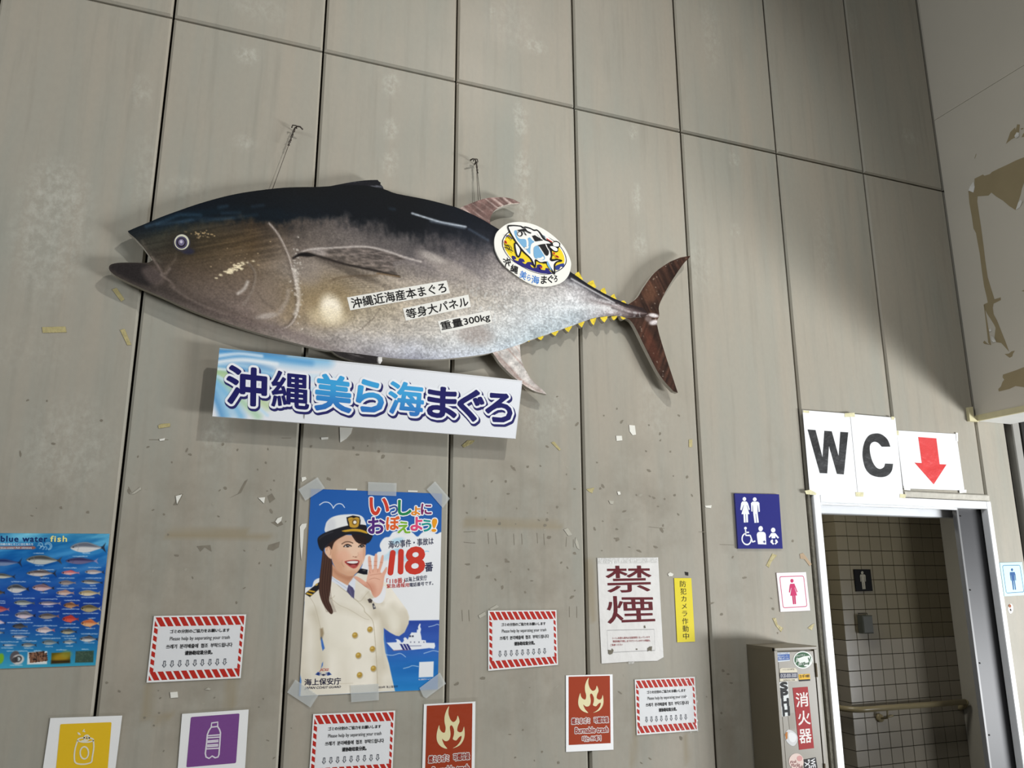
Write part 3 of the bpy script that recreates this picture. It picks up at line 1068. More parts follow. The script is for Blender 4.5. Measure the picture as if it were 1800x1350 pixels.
STN = {
    190: [(0, (22, 26, 28)), (.2, (40, 38, 36)), (.6, (44, 38, 36)), (1, (60, 54, 50))],
    270: [(0, (12, 20, 28)), (.16, (24, 34, 40)), (.30, (54, 54, 46)), (.5, (60, 54, 46)), (.7, (64, 56, 50)), (.9, (56, 50, 46)), (1, (72, 64, 60))],
    330: [(0, (12, 18, 26)), (.15, (15, 26, 34)), (.22, (50, 50, 44)), (.35, (64, 56, 42)), (.5, (74, 62, 46)), (.65, (86, 73, 61)), (.8, (92, 80, 71)), (.95, (74, 65, 60)), (1, (96, 86, 80))],
    440: [(0, (16, 19, 22)), (.2, (13, 19, 24)), (.245, (58, 48, 38)), (.4, (84, 68, 48)), (.55, (108, 92, 74)), (.7, (116, 101, 88)), (.85, (128, 113, 104)), (.95, (112, 98, 92)), (1, (120, 108, 100))],
    515: [(0, (20, 21, 22)), (.2, (16, 23, 30)), (.26, (72, 65, 60)), (.4, (112, 101, 92)), (.55, (140, 129, 118)), (.7, (126, 110, 88)), (.85, (150, 132, 108)), (.95, (152, 140, 132)), (1, (150, 140, 132))],
    600: [(0, (16, 18, 20)), (.18, (15, 19, 24)), (.26, (92, 85, 82)), (.4, (122, 113, 107)), (.55, (136, 123, 106)), (.7, (164, 148, 118)), (.8, (176, 162, 138)), (.9, (178, 169, 160)), (1, (150, 142, 140))],
    720: [(0, (14, 16, 18)), (.22, (13, 16, 21)), (.31, (80, 76, 76)), (.42, (116, 108, 106)), (.55, (162, 151, 138)), (.7, (180, 168, 150)), (.85, (188, 181, 172)), (.95, (190, 191, 198)), (1, (150, 150, 160))],
    820: [(0, (10, 16, 24)), (.17, (22, 26, 34)), (.27, (86, 81, 83)), (.42, (136, 128, 126)), (.6, (186, 176, 162)), (.75, (198, 192, 183)), (.9, (208, 209, 208)), (1, (192, 197, 206))],
    930: [(0, (16, 20, 28)), (.10, (60, 58, 64)), (.2, (136, 128, 126)), (.35, (184, 176, 167)), (.55, (194, 190, 185)), (.75, (194, 197, 198)), (1, (186, 198, 203))],
    1010: [(0, (24, 26, 31)), (.13, (60, 58, 63)), (.22, (182, 181, 182)), (.28, (164, 160, 160)), (.5, (206, 205, 205)), (.8, (186, 194, 198)), (1, (176, 186, 192))],
    1075: [(0, (36, 33, 36)), (.25, (56, 50, 52)), (.34, (196, 192, 192)), (.45, (120, 108, 106)), (.62, (205, 200, 198)), (.85, (166, 157, 156)), (1, (130, 120, 120))],
    1115: [(0, (44, 33, 32)), (.4, (80, 66, 64)), (.6, (150, 138, 136)), (.8, (70, 56, 54)), (1, (54, 42, 40))],
}
f1 = crop(160, 280, 3.6)
f2 = crop(580, 300, 3.6)
f3 = crop(840, 370, 4.5)


def paint_body(P):
    T = WW(cr(TOPL, 4, False) + [(1140, 552)], FT)
    Bt = WW((cr(BOTL[:26], 4, False) + [(1140, 552)])[::-1], FT)
    Bt = Bt[np.argsort(Bt[:, 0])]
    T = T[np.argsort(T[:, 0])]
    x, z = P.P[:, 0], P.P[:, 1]
    zt, zb = np.interp(x, T[:, 0], T[:, 1]), np.interp(x, Bt[:, 0], Bt[:, 1])
    t = np.clip((zt - z) / np.maximum(zt - zb, 1e-4), 0, 1)
    wob = (fbm(P.P, 22, 26, 5) - 0.5) * 0.07 + (fbm(P.P, 90, 30, 8) - 0.5) * 0.045
    t = np.clip(t + wob * np.exp(-((t - .25) / .16) ** 2) * 1.3 + wob * .5, 0, 1)
    xs = sorted(STN)
    SX = [WW([(k, 480)], FT)[0][0] for k in xs]
    cols = np.stack([ramp(t, STN[k]) for k in xs], 0)
    pos = np.interp(x, SX, np.arange(len(xs)))
    i0 = np.minimum(pos.astype(int), len(xs) - 2)
    fr = (pos - i0)[:, None]
    ar = np.arange(len(x))
    P.C = cols[i0, ar] * (1 - fr) + cols[i0 + 1, ar] * fr
    PX = np.interp(x, SX, xs)
    # skin mottling and scale grain
    lum = P.C.mean(1, keepdims=True) / 160.0
    m1 = (fbm(P.P, 14, 20, 21) - 0.5)[:, None]
    m2 = (vnoise(P.P, 170, 210, 33) - 0.5)[:, None]
    P.C *= 1 + m1 * 0.28 * np.clip(lum, 0, 1) + m2 * (0.34 * np.clip(lum, 0, 1.0))
    head = np.clip((520 - PX) / 40, 0, 1)[:, None]
    # muscle streaks running down-left over cheek and brow
    ang = P.P[:, 0] * 0.86 - P.P[:, 1] * -0.5
    Q = np.stack([P.P[:, 0] * 0.94 + P.P[:, 1] * 0.34, -P.P[:, 0] * 0.34 + P.P[:, 1] * 0.94], 1)
    st = (vnoise(Q, 9, 150, 41) - 0.5)[:, None]
    P.C *= 1 + head * st * 0.45 * np.clip(1 - np.abs(t[:, None] - .38) / .3, 0, 1)
    # blue sheen along the back
    for pts, a in ((f1(350, 425, 450, 395, 560, 350, 690, 352), .75), (f1(420, 415, 520, 400, 640, 380), .55), (f1(810, 305, 860, 296), .55), (f1(830, 340, 940, 338), .5), (f1(1020, 300, 1090, 290), .4),
                   (f1(560, 400, 700, 372, 800, 378, 900, 372), .4), (f1(700, 395, 1050, 350), .35), (f2(380, 240, 410, 245), .4)):
        P.stroke(pts, 5.0, (66, 94, 116), a * .6, 5.0)
    P.blob((330, 378), 50, 7, (14, 38, 52), .3, 1.0, .32)
    P.blob((450, 375), 60, 12, (12, 30, 42), .25, 1.0, .1)
    # glare on the dark back
    P.stroke(f2(520, 270, 600, 295, 700, 325, 860, 355), 3.2, (206, 214, 222), .9, 3.0)
    P.stroke(f2(640, 318, 750, 340, 850, 362), 4.5, (150, 160, 172), .5, 5)
    P.stroke(f2(880, 370, 1000, 440), 4, (90, 104, 122), .5, 5)
    # jaw, mouth corner and cheek bones
    P.fill(cr(f1(120, 690, 140, 662, 200, 658, 330, 660, 400, 700, 450, 740, 380, 800, 260, 770, 160, 715), 4), (38, 34, 34), .8, 5)
    P.fill(cr(f1(330, 690, 400, 680, 440, 720, 480, 740, 430, 800, 380, 790, 330, 730), 4), (112, 98, 92), .55, 8)
    P.stroke(f1(325, 520, 350, 580, 400, 630, 440, 650), 4, (104, 96, 84), .5, 5)
    P.stroke(f1(385, 620, 440, 700, 450, 725, 480, 720, 500, 690), 3.0, (126, 112, 104), .75, 3)
    P.stroke(f1(440, 730, 500, 770, 530, 810), 2.4, (146, 130, 120), .6, 3)
    P.stroke(cr(f1(500, 780, 600, 850, 720, 905, 860, 955, 1000, 1010, 1120, 1070), 4, False), 2.4, (96, 84, 76), .8, 3)
    P.stroke(cr(f1(500, 800, 600, 870, 720, 930, 860, 985), 4, False), 3, (150, 134, 124), .4, 4)
    P.stroke(cr(f1(540, 590, 530, 640, 480, 690, 470, 720), 4, False), 3, (120, 106, 92), .5, 4)
    # cheek plate edges
    P.stroke(cr(f1(990, 650, 1030, 700, 1040, 750, 1020, 830, 980, 900, 960, 920), 5, False), 3, (150, 138, 126), .6, 4)
    P.stroke(cr(f1(980, 640, 1022, 700, 1030, 750, 1010, 830), 5, False), 1.6, (72, 62, 54), .5, 2)
    P.stroke(cr(f1(930, 850, 970, 820, 992, 775), 5, False), 4.5, (206, 196, 186), .8, 4)
    P.blob(f1(1120, 900)[0], 26, 40, (140, 126, 114), .4)
    P.stroke(f1(1050, 840, 1090, 900, 1160, 950), 3, (100, 88, 78), .5, 4)
    # gill cover rim
    rim = cr(f1(1120, 405, 1180, 480, 1235, 590, 1262, 680, 1290, 800, 1302, 880, 1300, 960, 1265, 1035, 1215, 1068, 1160, 1080), 5, False)
    P.stroke(rim, 7, (96, 84, 74), .5, 6)
    P.stroke([(a + 2.2, b) for a, b in rim], 2.6, (196, 184, 174), .85, 2.2)
    P.stroke([(a - 2.0, b + .5) for a, b in rim[20:]], 1.2, (80, 68, 60), .55, 1.5)
    P.stroke(cr(f1(1290, 700, 1302, 780, 1318, 860, 1310, 930, 1290, 980), 5, False), 5, (224, 214, 204), .75, 5)
    P.stroke(cr(f1(1200, 960, 1240, 890, 1250, 830), 5, False), 6, (184, 172, 162), .5, 6)
    P.blob(f1(1120, 990)[0], 18, 5, (206, 196, 188), .5, 1, .3)
    # speckles on the cheek
    rs = np.random.RandomState(3)
    for k in range(46):
        c0 = f1(915 + rs.randn() * 42, 690 - rs.randn() * 12)[0]
        c0 = (c0[0], c0[1] - (c0[0] - 414) * .42)
        P.blob(c0, 1.4 + rs.rand() * 1.6, 1.0 + rs.rand(), (238, 222, 186), .9, .8)
    for k in range(26):
        P.blob(f1(690 + rs.randn() * 45, 470 + rs.randn() * 12)[0], 1.2, .9, (206, 176, 130), .7, .8)
        P.blob(f1(930 + rs.randn() * 120, 640 + rs.randn() * 50)[0], 1.0, .8, (206, 180, 140), .6, .8)
    for k in range(60):
        P.blob(f1(1305 + rs.randn() * 16, 820 + rs.randn() * 110)[0], 1.5, 1.5, (232, 224, 212), .6, .8)
    # eye socket
    P.blob((321, 430), 24, 22, (44, 40, 34), .5, .8)
    P.blob((330, 441), 10, 6, (40, 42, 66), .7, .8)
    # golden flank behind the gill with its bright glare
    P.blob((575, 530), 46, 46, (150, 128, 92), .45, 1)
    P.blob((582, 542), 18, 24, (255, 244, 222), .95, 1.1, .2)
    P.blob((577, 556), 30, 16, (238, 222, 186), .5, 1.1)
    P.blob((545, 480), 20, 22, (150, 138, 128), .5, 1)
    # pectoral fin printed on the flank
    fin = cr(f1(1275, 640, 1290, 610, 1340, 575, 1420, 560), 4, False) + cr([(580, 433), (600, 432), (635.6, 433), (671.7, 441), (713, 454.8), (690, 462), (702, 486), (691, 483), (649, 473.6), (604, 464.7), (580, 459.7), (529, 447)], 4, False)
    clip = P.mask(fin, 2)
    P.C = P.C * (1 - .55 * clip[:, None]) + np.array([92, 82, 76]) * .55 * clip[:, None]
    n3 = (vnoise(P.P, 60, 190, 77) - .5)[:, None]
    P.C *= 1 + n3 * .7 * clip[:, None]
    P.blob((560, 444), 14, 8, (176, 166, 160), .6, 1, 0, clip)
    P.stroke(cr(f1(1290, 615, 1350, 580, 1420, 566) + [(580, 436), (635.6, 433.5), (671.7, 439), (713, 452.8), (740, 460)], 4, False), 3.4, (206, 196, 188), .8, 3)
    P.stroke(cr(f1(1280, 625, 1330, 596, 1400, 604, 1500, 632, 1600, 662) + [(649, 473.6), (691, 483), (702, 486)], 4, False), 4.2, (28, 23, 21), .9, 3)
    P.fill(cr(f1(1285, 625, 1320, 596, 1380, 592, 1420, 610, 1380, 618, 1320, 614), 4), (16, 14, 14), .95, 2)
    P.stroke(f2(300, 650, 400, 664, 440, 671), 3, (122, 98, 70), .8, 2)
    P.stroke(cr(f2(0, 700, 60, 676, 160, 666, 300, 664), 4, False), 3.5, (96, 80, 62), .6, 4)
    P.blob((615, 476), 70, 7, (60, 52, 46), .45, 1, -.3)
    for k in range(8):
        P.stroke(cr(f1(1540 - 4 * k, 770 + 16 * k, 1640, 742 + 15 * k, 1790, 738 + 15 * k), 4, False), 1.4, (92, 76, 54), .35, 2)
    # breast shading and the smudge near the vent
    P.blob((520, 590), 60, 8, (122, 108, 104), .5, 1, -.25)
    P.blob((835, 588), 34, 20, (160, 146, 138), .6, 1)
    P.blob((790, 470), 60, 14, (196, 184, 170), .35, 1, -.3)
    P.blob((760, 452), 24, 8, (220, 210, 200), .4, 1, -.3)
    P.stroke(f2(320, 870, 280, 930, 190, 1010, 150, 1030), 1.4, (104, 92, 82), .6, 1.5)
    P.stroke([(909, 380), (905, 560), (895, 618)], 1.0, (232, 234, 234), .0, 1.5)
    P.stroke(f2(1170, 780, 1165, 900, 1150, 1100), 1.3, (236, 240, 240), .45, 2)
    # pale rows of specular scale edges over the belly
    wv = (vnoise(P.P, 110, 60, 91) > .76) * np.clip((PX - 760) / 120, 0, 1) * np.clip((t - .45) / .1, 0, 1)
    P.C = P.C * (1 - .35 * wv[:, None]) + np.array([236, 240, 240]) * .35 * wv[:, None]
    # keel near the tail
    P.stroke(f3(740, 540, 900, 630, 1080, 730), 3, (226, 224, 224), .8, 2.5)
    P.stroke(f3(730, 500, 860, 590, 1000, 668, 1180, 745), 4, (24, 24, 30), .85, 3)
    P.stroke(f3(600, 770, 800, 765, 1000, 765, 1090, 780), 6, (228, 229, 228), .5, 7)
    P.stroke(f3(1060, 770, 1150, 800, 1240, 825), 4, (70, 58, 58), .7, 4)
    P.stroke(f3(1080, 750, 1200, 800), 3, (206, 196, 196), .5, 3)


cut_part('body', body_px, 0.0050, paint_body)


def paint_tail(P):
    P.C[:] = (60, 40, 31)
    n1 = fbm(P.P, 24, 24, 3)[:, None] - .5
    P.C *= 1 + n1 * .6
    Q = np.stack([P.P[:, 0] * .9 + P.P[:, 1] * .45, -P.P[:, 0] * .45 + P.P[:, 1] * .9], 1)
    Q2 = np.stack([P.P[:, 0] * .9 - P.P[:, 1] * .4, P.P[:, 0] * .4 + P.P[:, 1] * .9], 1)
    up = P.P[:, 1] > WW([(1140, 553)], FT)[0][1]
    r = np.where(up, vnoise(Q, 120, 6, 9), vnoise(Q2, 130, 7, 10))[:, None] - .5
    P.C *= 1 + r * .7
    P.blob((1142, 515), 16, 22, (116, 78, 56), .5, 1, -.5)
    P.blob((1146, 610), 12, 40, (96, 52, 38), .5, 1, .35)
    for a in (f3(1210, 735, 1300, 640, 1400, 500, 1500, 420, 1660, 365), f3(1240, 900, 1300, 1040, 1400, 1230, 1440, 1320)):
        rs = np.random.RandomState(len(a))
        A = cr(a, 12, False)
        for k in range(46):
            p = A[rs.randint(len(A))]
            P.blob((p[0] + 4 + abs(rs.randn()) * 4, p[1] + rs.randn() * 3), 0.5 + rs.rand() * .4, .55, (176, 160, 144), .6, .6)
    rs = np.random.RandomState(6)
    for k in range(60):
        P.blob((1150 + rs.randn() * 12, 530 + rs.randn() * 28), .5, .5, (180, 162, 146), .6, .6)
    P.stroke(f3(1080, 760, 1180, 790, 1260, 800, 1330, 830), 8, (70, 56, 54), .9, 6)
    P.stroke(f3(1200, 770, 1270, 790, 1340, 830), 2.5, (196, 186, 184), .7, 2)
    P.blob(f3(1390, 830)[0], 12, 4, (236, 230, 230), .9, .9)
    P.blob(f3(1395, 885)[0], 12, 5, (236, 230, 230), .85, .9, .3)
    P.blob(f3(1350, 860)[0], 8, 6, (150, 138, 136), .6, .9)


tail_px = cr(f3(1130, 775, 1190, 742, 1260, 690, 1310, 610, 1400, 490, 1520, 405), 4, False) + f3(1600, 372, 1680, 358) \
    + cr(f3(1672, 375, 1620, 430, 1520, 580, 1465, 680, 1432, 760, 1435, 830, 1418, 880, 1430, 960, 1480, 1130, 1545, 1330), 4, False) + [(1191.5, 690.5)] \
    + cr([(1184, 688), (1160, 660), (1135.6, 614), (1115.6, 574), (1106, 562), (1092, 556)], 4, False)
cut_part('tail_fin', tail_px, 0.0055, paint_tail, FT - .0012, FB)


def fin_paint(base, streak, rim=None, seed=1, dirx=(.9, .45), speck=0):
    def pf(P):
        P.C[:] = base
        Q = np.stack([P.P[:, 0] * dirx[0] + P.P[:, 1] * dirx[1], -P.P[:, 0] * dirx[1] + P.P[:, 1] * dirx[0]], 1)
        v = np.clip((vnoise(Q, 10, 150, seed) - .55) * 3, 0, 1)[:, None] * .8
        P.C = P.C * (1 - v) + np.array(streak, float) * v
        P.C *= 1 + (fbm(P.P, 40, 40, seed + 5)[:, None] - .5) * .5
        if rim:
            rim(P)
    return pf


d1 = cr([(560, 332), (580, 327.3), (596.7, 324), (621.7, 319.4), (645, 316.8), (664, 316.2)], 4, False) + [(666, 319), (669.5, 321), (668.5, 323.5), (673, 328), (675, 334), (660, 342), (600, 340)]
cut_part('dorsal_fin', d1, 0.005, fin_paint((26, 26, 30), (120, 122, 130), None, 3, (.97, .2)), FT - .0012, FB)
d2 = cr([(800, 372), (812, 364), (830, 356.5), (845, 351), (860.6, 347.6), (885.6, 346.7), (902, 350)], 4, False) + [(915, 357)] \
    + cr([(908, 358.5), (893.9, 359.7), (874.4, 366.7), (865, 376), (861, 388)], 4, False) + [(864, 400), (830, 392)]
cut_part('second_dorsal_fin', d2, 0.005, fin_paint((112, 88, 82), (204, 186, 176),
         lambda P: P.stroke([(914, 357.5), (893.9, 359.7), (876, 366)], 2.2, (226, 216, 200), .9, 1.5), 5, (.86, -.5)), FT - .0012, FB)
an = cr([(855, 612), (866.7, 621), (878, 637), (888, 648), (905, 664), (926.7, 680.5), (942, 688.5)], 4, False) + [(961, 693)] \
    + cr([(955, 686), (940, 673), (931, 662), (926.5, 655), (921, 645), (915.6, 628), (913.5, 602)], 4, False)
cut_part('anal_fin', an, 0.005, fin_paint((206, 200, 194), (176, 152, 142),
         lambda P: (P.stroke([(870, 625), (905, 662), (950, 690)], 4, (150, 122, 112), .6, 5), P.stroke([(925, 655), (933, 665), (955, 687)], 2, (120, 110, 100), .5, 2)), 7, (.7, -.7)), FT - .0012, FB)
pv = cr([(570, 605), (590, 622), (610, 631), (627, 636), (650, 638.5), (669, 639.5)], 4, False) + cr([(672, 634), (671.5, 629), (672, 620)], 3, False)
cut_part('pelvic_fin', pv, 0.005, fin_paint((44, 40, 40), (104, 98, 98), lambda P: P.blob((669, 632), 5, 9, (226, 224, 220), .95, .6), 9, (.97, -.2)), FT - .0012, FB)


def yel(P):
    P.C[:] = (222, 196, 62)
    P.C *= 1 + (fbm(P.P, 90, 90, 4)[:, None] - .5) * .3


for a in (f3(766, 512, 775, 494, 798, 484, 812, 510, 832, 545, 812, 552), f3(864, 580, 880, 562, 914, 550, 922, 578, 938, 604, 915, 622), f3(968, 634, 982, 618, 1004, 610, 1010, 632, 1018, 655, 1000, 665),
          f3(1048, 684, 1060, 668, 1080, 660, 1086, 680, 1098, 704, 1084, 714), f3(1126, 726, 1140, 714, 1160, 712, 1168, 725, 1178, 740, 1160, 748)):
    cut_part('finlet', a, 0.004, yel, FT - .0014, FB)
for a in (f3(466, 1002, 520, 985, 518, 1004, 500, 1026, 484, 1018), f3(578, 966, 640, 945, 634, 962, 612, 993, 598, 985), f3(684, 932, 748, 905, 742, 925, 716, 964, 702, 952),
          f3(784, 885, 846, 868, 840, 890, 822, 926, 806, 912), f3(886, 862, 938, 846, 932, 872, 916, 908, 900, 892), f3(966, 846, 1026, 836, 1022, 856, 1001, 886, 984, 872),
          f3(1056, 838, 1102, 834, 1096, 852, 1076, 869, 1064, 860), f3(1126, 838, 1172, 842, 1166, 856, 1150, 864, 1136, 856), f3(385, 1028, 415, 1018, 412, 1030, 402, 1038)):
    cut_part('finlet', a[::-1], 0.004, yel, FT - .0014, FB)
# eye
ring = lambda cx, cy_c, rx, ry, n=36, a0=0: [(cx + rx * math.cos(2 * math.pi * k / n + a0), cy_c + ry * math.sin(2 * math.pi * k / n + a0)) for k in range(n)]
mb = MB()
cols = [(56, 52, 56), (206, 204, 184), (76, 70, 96), (30, 24, 34), (112, 104, 132), (196, 190, 206)]
for k, (rx, ry, dx, dy) in enumerate(((15.5, 15.5, 0, 1), (13, 13.5, 0, 0), (10.4, 10.8, -.5, .8), (7.6, 8, -.8, 1), (5.6, 6, -.8, .4), (2.6, 2.8, -1, -.6))):
    flat_px(mb, ring(319.5 + dx, 425.5 + dy, rx, ry), FT + .0003 * (k + 1), k)
mb.build('eye', [ink(c) for c in cols], fish)

# the three printed strips stuck on the flank
STR = [('沖縄近海産本まぐろ', f2(108, 802, 738, 694, 760, 774, 128, 884)), ('等身大パネル', f2(462, 872, 876, 784, 892, 862, 480, 950)), ('重量300kg', f2(682, 952, 1012, 884, 1026, 962, 704, 1028))]
M_STRIP = mat('white_label_stock', (232, 230, 222), rough=0.4, var=0.05)
for body, qd in STR:
    mb = MB()
    flat_px(mb, qd, FT + .0008, 0)
    so = mb.build('text_strip', [M_STRIP], fish, label='white strip with black characters reading ' + body)
    a, b, c_, d_ = [np.array(p) for p in qd]
    ins = lambda u, v: tuple(a * (1 - u) * (1 - v) + b * u * (1 - v) + c_ * u * v + d_ * (1 - u) * v)
    mb = MB()
    text_quad(mb, body, [ins(.03, .12), ins(.975, .12), ins(.975, .9), ins(.03, .9)], FT + .0013, 0, off=0.02)
    mb.build('lettering', [ink((24, 22, 22))], so)

# hooks and wires above the panel
M_WIRE = mat('dark_rusty_wire', (62, 54, 46), rough=0.5, spec=0.5, var=0.5, scale=80, metal=0.4)
for (hx, hy), (wx, wy), lab, sgn in (((517, 231), (477.5, 330.5), 'rusty screw hook with a single slanting wire above the dark back of the tuna', 1),
                                     ((834, 289), (845, 350), 'rusty screw hook with a doubled wire above the small second fin of the tuna', -1)):
    h = W(hx, hy)
    t = thing('wall_hook', lab, 'hook', tuple(h), 'hooks and wires carrying the tuna panel')
    mb = MB()
    mb.tube([h + (0, 0.002, 0), h + (0, -.022, .002), h + (.008 * sgn, -.034, .006), h + (.02 * sgn, -.038, .004), h + (.032 * sgn, -.034, -.004)], 0.0032, 8)
    mb.tube([h + (-.012, -.020, .002), h + (-.010, -.026, .012), h + (0.004, -.028, .012), h + (.008, -.024, .0)], 0.0026, 8)
    mb.build('screw_hook', [M_WIRE], t, True)
    e = W(wx, wy + 6, FB + .006)
    mb = MB()
    s0 = h + (0, -.026, 0)
    mid = s0 * .72 + e * .28
    wob = [s0 + (mid - s0) * k / 10 + np.array([.0035 * math.sin(k * 2.1), .002 * math.cos(k * 2.1), 0]) for k in range(11)]
    mb.tube(wob, 0.0024, 6)
    wob2 = [s0 + (mid - s0) * k / 10 + np.array([-.0035 * math.sin(k * 2.1), -.002 * math.cos(k * 2.1), 0]) for k in range(11)]
    mb.tube(wob2, 0.0020, 6)
    if sgn == 1:
        mb.tube([mid, e], 0.0012, 6)
    else:
        mb.tube([mid, e], 0.0012, 6)
        mb.tube([mid + (-.004, 0, 0), W(wx - 4, wy + 6, FB + .006)], 0.0012, 6)
    mb.build('wire', [M_WIRE], t, True)

# ---------------------------------------------------------------- oval emblem board over the rear back
ko = crop(870, 385, 11.25)
OB = FT + 0.0006
OF = OB + 0.008
oval_px = cr(ko(8, 330, 70, 225, 250, 95, 500, 58, 800, 120, 1100, 290, 1350, 530, 1490, 800, 1500, 960, 1440, 1140, 1290, 1270, 1000, 1335, 700, 1285, 400, 1100, 150, 880, 20, 650, -12, 470), 5)
oval = thing('oval_sign', 'white oval emblem board with a stylised blue fish, fixed over the back of the tuna', 'sign', tuple(W(980, 503, OB)))
mb = MB()
mb.prism([tuple(p) for p in WW(oval_px, OF)], D - OF, D - OB)
mb.build('board', [mat('cream_white_board', (236, 234, 224), rough=0.4, var=0.04)], oval)
inn = cr(ko(140, 450, 165, 600, 300, 790, 500, 925, 700, 1030, 900, 1090, 1100, 1090, 1300, 1005, 1405, 890, 1412, 760, 1340, 600, 1200, 450, 1000, 330, 800, 245, 500, 190, 300, 235, 190, 330), 4)
cen = np.mean(np.array(inn), 0)
sc = lambda k: [tuple(cen + (np.array(p) - cen) * k) for p in inn]
BK, WH, YE, NV, BL, RD, LB = (18, 16, 18), (238, 236, 230), (238, 210, 36), (36, 32, 112), (120, 172, 208), (196, 54, 40), (168, 206, 230)
lay = [(sc(1.0), BK), (sc(.972), WH), (sc(.935), YE),
       (cr(ko(330, 730, 400, 740, 420, 790, 380, 800, 460, 830, 480, 780, 560, 790, 590, 850, 540, 850, 600, 890, 650, 850, 740, 860, 760, 930, 700, 900, 740, 960, 820, 960, 830, 910, 900, 900, 940, 950, 900, 990,
              990, 1010, 1000, 970, 1060, 980, 1080, 1020, 1120, 1075, 1000, 1080, 860, 1060, 680, 1000, 480, 905, 360, 820), 3), NV),
       (cr(ko(1200, 930, 1290, 890, 1370, 880, 1350, 950, 1300, 940, 1270, 1000, 1200, 1000), 3), (44, 60, 130)),
       (ko(910, 285, 1000, 320, 1160, 440, 1120, 480, 1010, 410), WH), (ko(920, 300, 990, 340, 1010, 420, 960, 380), (90, 110, 120)), (ko(1010, 370, 1060, 400, 1140, 450, 1110, 478, 1040, 430), RD),
       # fins below the fish
       (cr(ko(385, 480, 400, 640, 440, 740, 475, 750, 500, 700, 520, 600, 470, 500), 4), BK), (cr(ko(412, 490, 424, 620, 455, 720, 475, 700, 495, 600), 4), WH),
       # silhouette with its dark contour
       (cr(ko(246, 150, 280, 118, 400, 118, 520, 132, 562, 158, 600, 145, 700, 172, 776, 208, 830, 205, 900, 262, 985, 382, 1060, 420, 1140, 470, 1160, 445, 1220, 432, 1290, 480, 1280, 545, 1256, 580, 1250, 640, 1190, 655,
              1130, 625, 1140, 720, 1130, 790, 1230, 786, 1325, 810, 1320, 842, 1240, 856, 1196, 920, 1192, 1085, 1150, 1080, 1090, 985, 1020, 880, 960, 880, 830, 830, 815, 900, 806, 955, 770, 950, 700, 790,
              560, 660, 440, 510, 350, 370, 285, 260), 3), BK),
       (cr(ko(262, 158, 300, 138, 400, 134, 510, 148, 545, 178, 600, 168, 700, 192, 770, 228, 828, 226, 880, 275, 960, 400, 1060, 440, 1110, 490, 1000, 500, 1060, 560, 1100, 650, 1110, 740, 1090, 800, 1130, 830, 1230, 808,
              1305, 815, 1220, 845, 1170, 910, 1170, 1050, 1100, 960, 1030, 850, 900, 860, 800, 800, 795, 900, 785, 930, 720, 790, 580, 650, 450, 490, 365, 360, 300, 250), 3), WH),
       # blue flanks
       (cr(ko(378, 250, 420, 220, 440, 260, 435, 330, 490, 390, 600, 400, 625, 460, 620, 540, 580, 570, 500, 490, 420, 380), 4), BL),
       (cr(ko(650, 390, 690, 365, 740, 420, 780, 450, 720, 500, 700, 600, 695, 690, 620, 600, 660, 540, 665, 450), 4), BL),
       (cr(ko(775, 560, 850, 525, 890, 590, 960, 700, 990, 770, 960, 810, 860, 790, 790, 770, 765, 680), 4), BL), (cr(ko(835, 770, 900, 770, 950, 740, 970, 780, 930, 805, 860, 795), 4), WH),
       (cr(ko(1035, 830, 1080, 900, 1120, 1020, 1080, 980, 1030, 890), 3), BL),
       # dark saddles and brows
       (ko(735, 335, 790, 318, 960, 420, 830, 440, 795, 440), BK), (ko(830, 285, 850, 285, 940, 395, 915, 400), WH),
       (cr(ko(850, 520, 1010, 495, 1060, 600, 1066, 680, 1040, 722, 1000, 710, 940, 620, 890, 545), 4), BK), (cr(ko(1000, 510, 1020, 510, 1062, 620, 1045, 600), 3), WH),
       (cr(ko(440, 220, 540, 200, 600, 180, 640, 230, 720, 270, 690, 285, 600, 240, 590, 260, 630, 320, 600, 310, 570, 250, 500, 240), 3), BK),
       (ring(ko(500, 292)[0][0], ko(500, 292)[0][1], 4.8, 4.6, 20), BK), (ring(ko(486, 296)[0][0], ko(486, 296)[0][1], 3.0, 3.0, 16), WH), (ring(ko(496, 270)[0][0], ko(496, 270)[0][1], 1.4, 1.2, 10), WH),
       # bow at the back
       (cr(ko(1150, 470, 1210, 455, 1262, 480, 1266, 530, 1230, 545, 1160, 530), 4), WH), (cr(ko(1090, 545, 1160, 540, 1230, 580, 1235, 625, 1190, 632, 1140, 600), 4), WH)]
mb = MB()
pal, mats_ = {}, []
for i, (pts, c_) in enumerate(lay):
    if c_ not in pal:
        pal[c_] = len(mats_)
        mats_.append(ink(c_))
    flat_px(mb, pts, OF + .0003 + .00025 * i, pal[c_])
zt = .0003 + .00025 * len(lay)
for i, w in ((6, .0038), (8, .0038), (11, .0045), (12, .0055)):
    if lay[i][1] in (WH, BK):
        stroke_px(mb, lay[i][0], w, OF + .0003 + .00025 * i + .0001, pal[BK], closed=True)
for pts, w in ((ko(190, 560, 240, 575, 300, 605, 360, 640), .004), (ko(200, 530, 250, 525, 290, 560, 285, 590), .004), (ko(230, 510, 290, 525, 330, 570, 335, 610), .003), (ko(220, 345, 280, 330, 340, 400), .006),
               (ko(590, 565, 640, 575, 660, 540), .006)):
    stroke_px(mb, cr(pts, 4, False), w, OF + zt, pal[BK] if w < .005 else pal[WH] if pts[0][0] > 920 else pal[NV])
for cx, cy_c in ((205, 445), (215, 470), (1165, 680), (1215, 735), (1240, 750), (910, 960)):
    flat_px(mb, cr(ko(cx - 26, cy_c - 10, cx, cy_c - 22, cx + 24, cy_c - 6, cx + 18, cy_c + 20, cx - 6, cy_c + 12), 3), OF + zt, pal[RD])
mb.build('emblem', mats_, oval)
mb = MB()
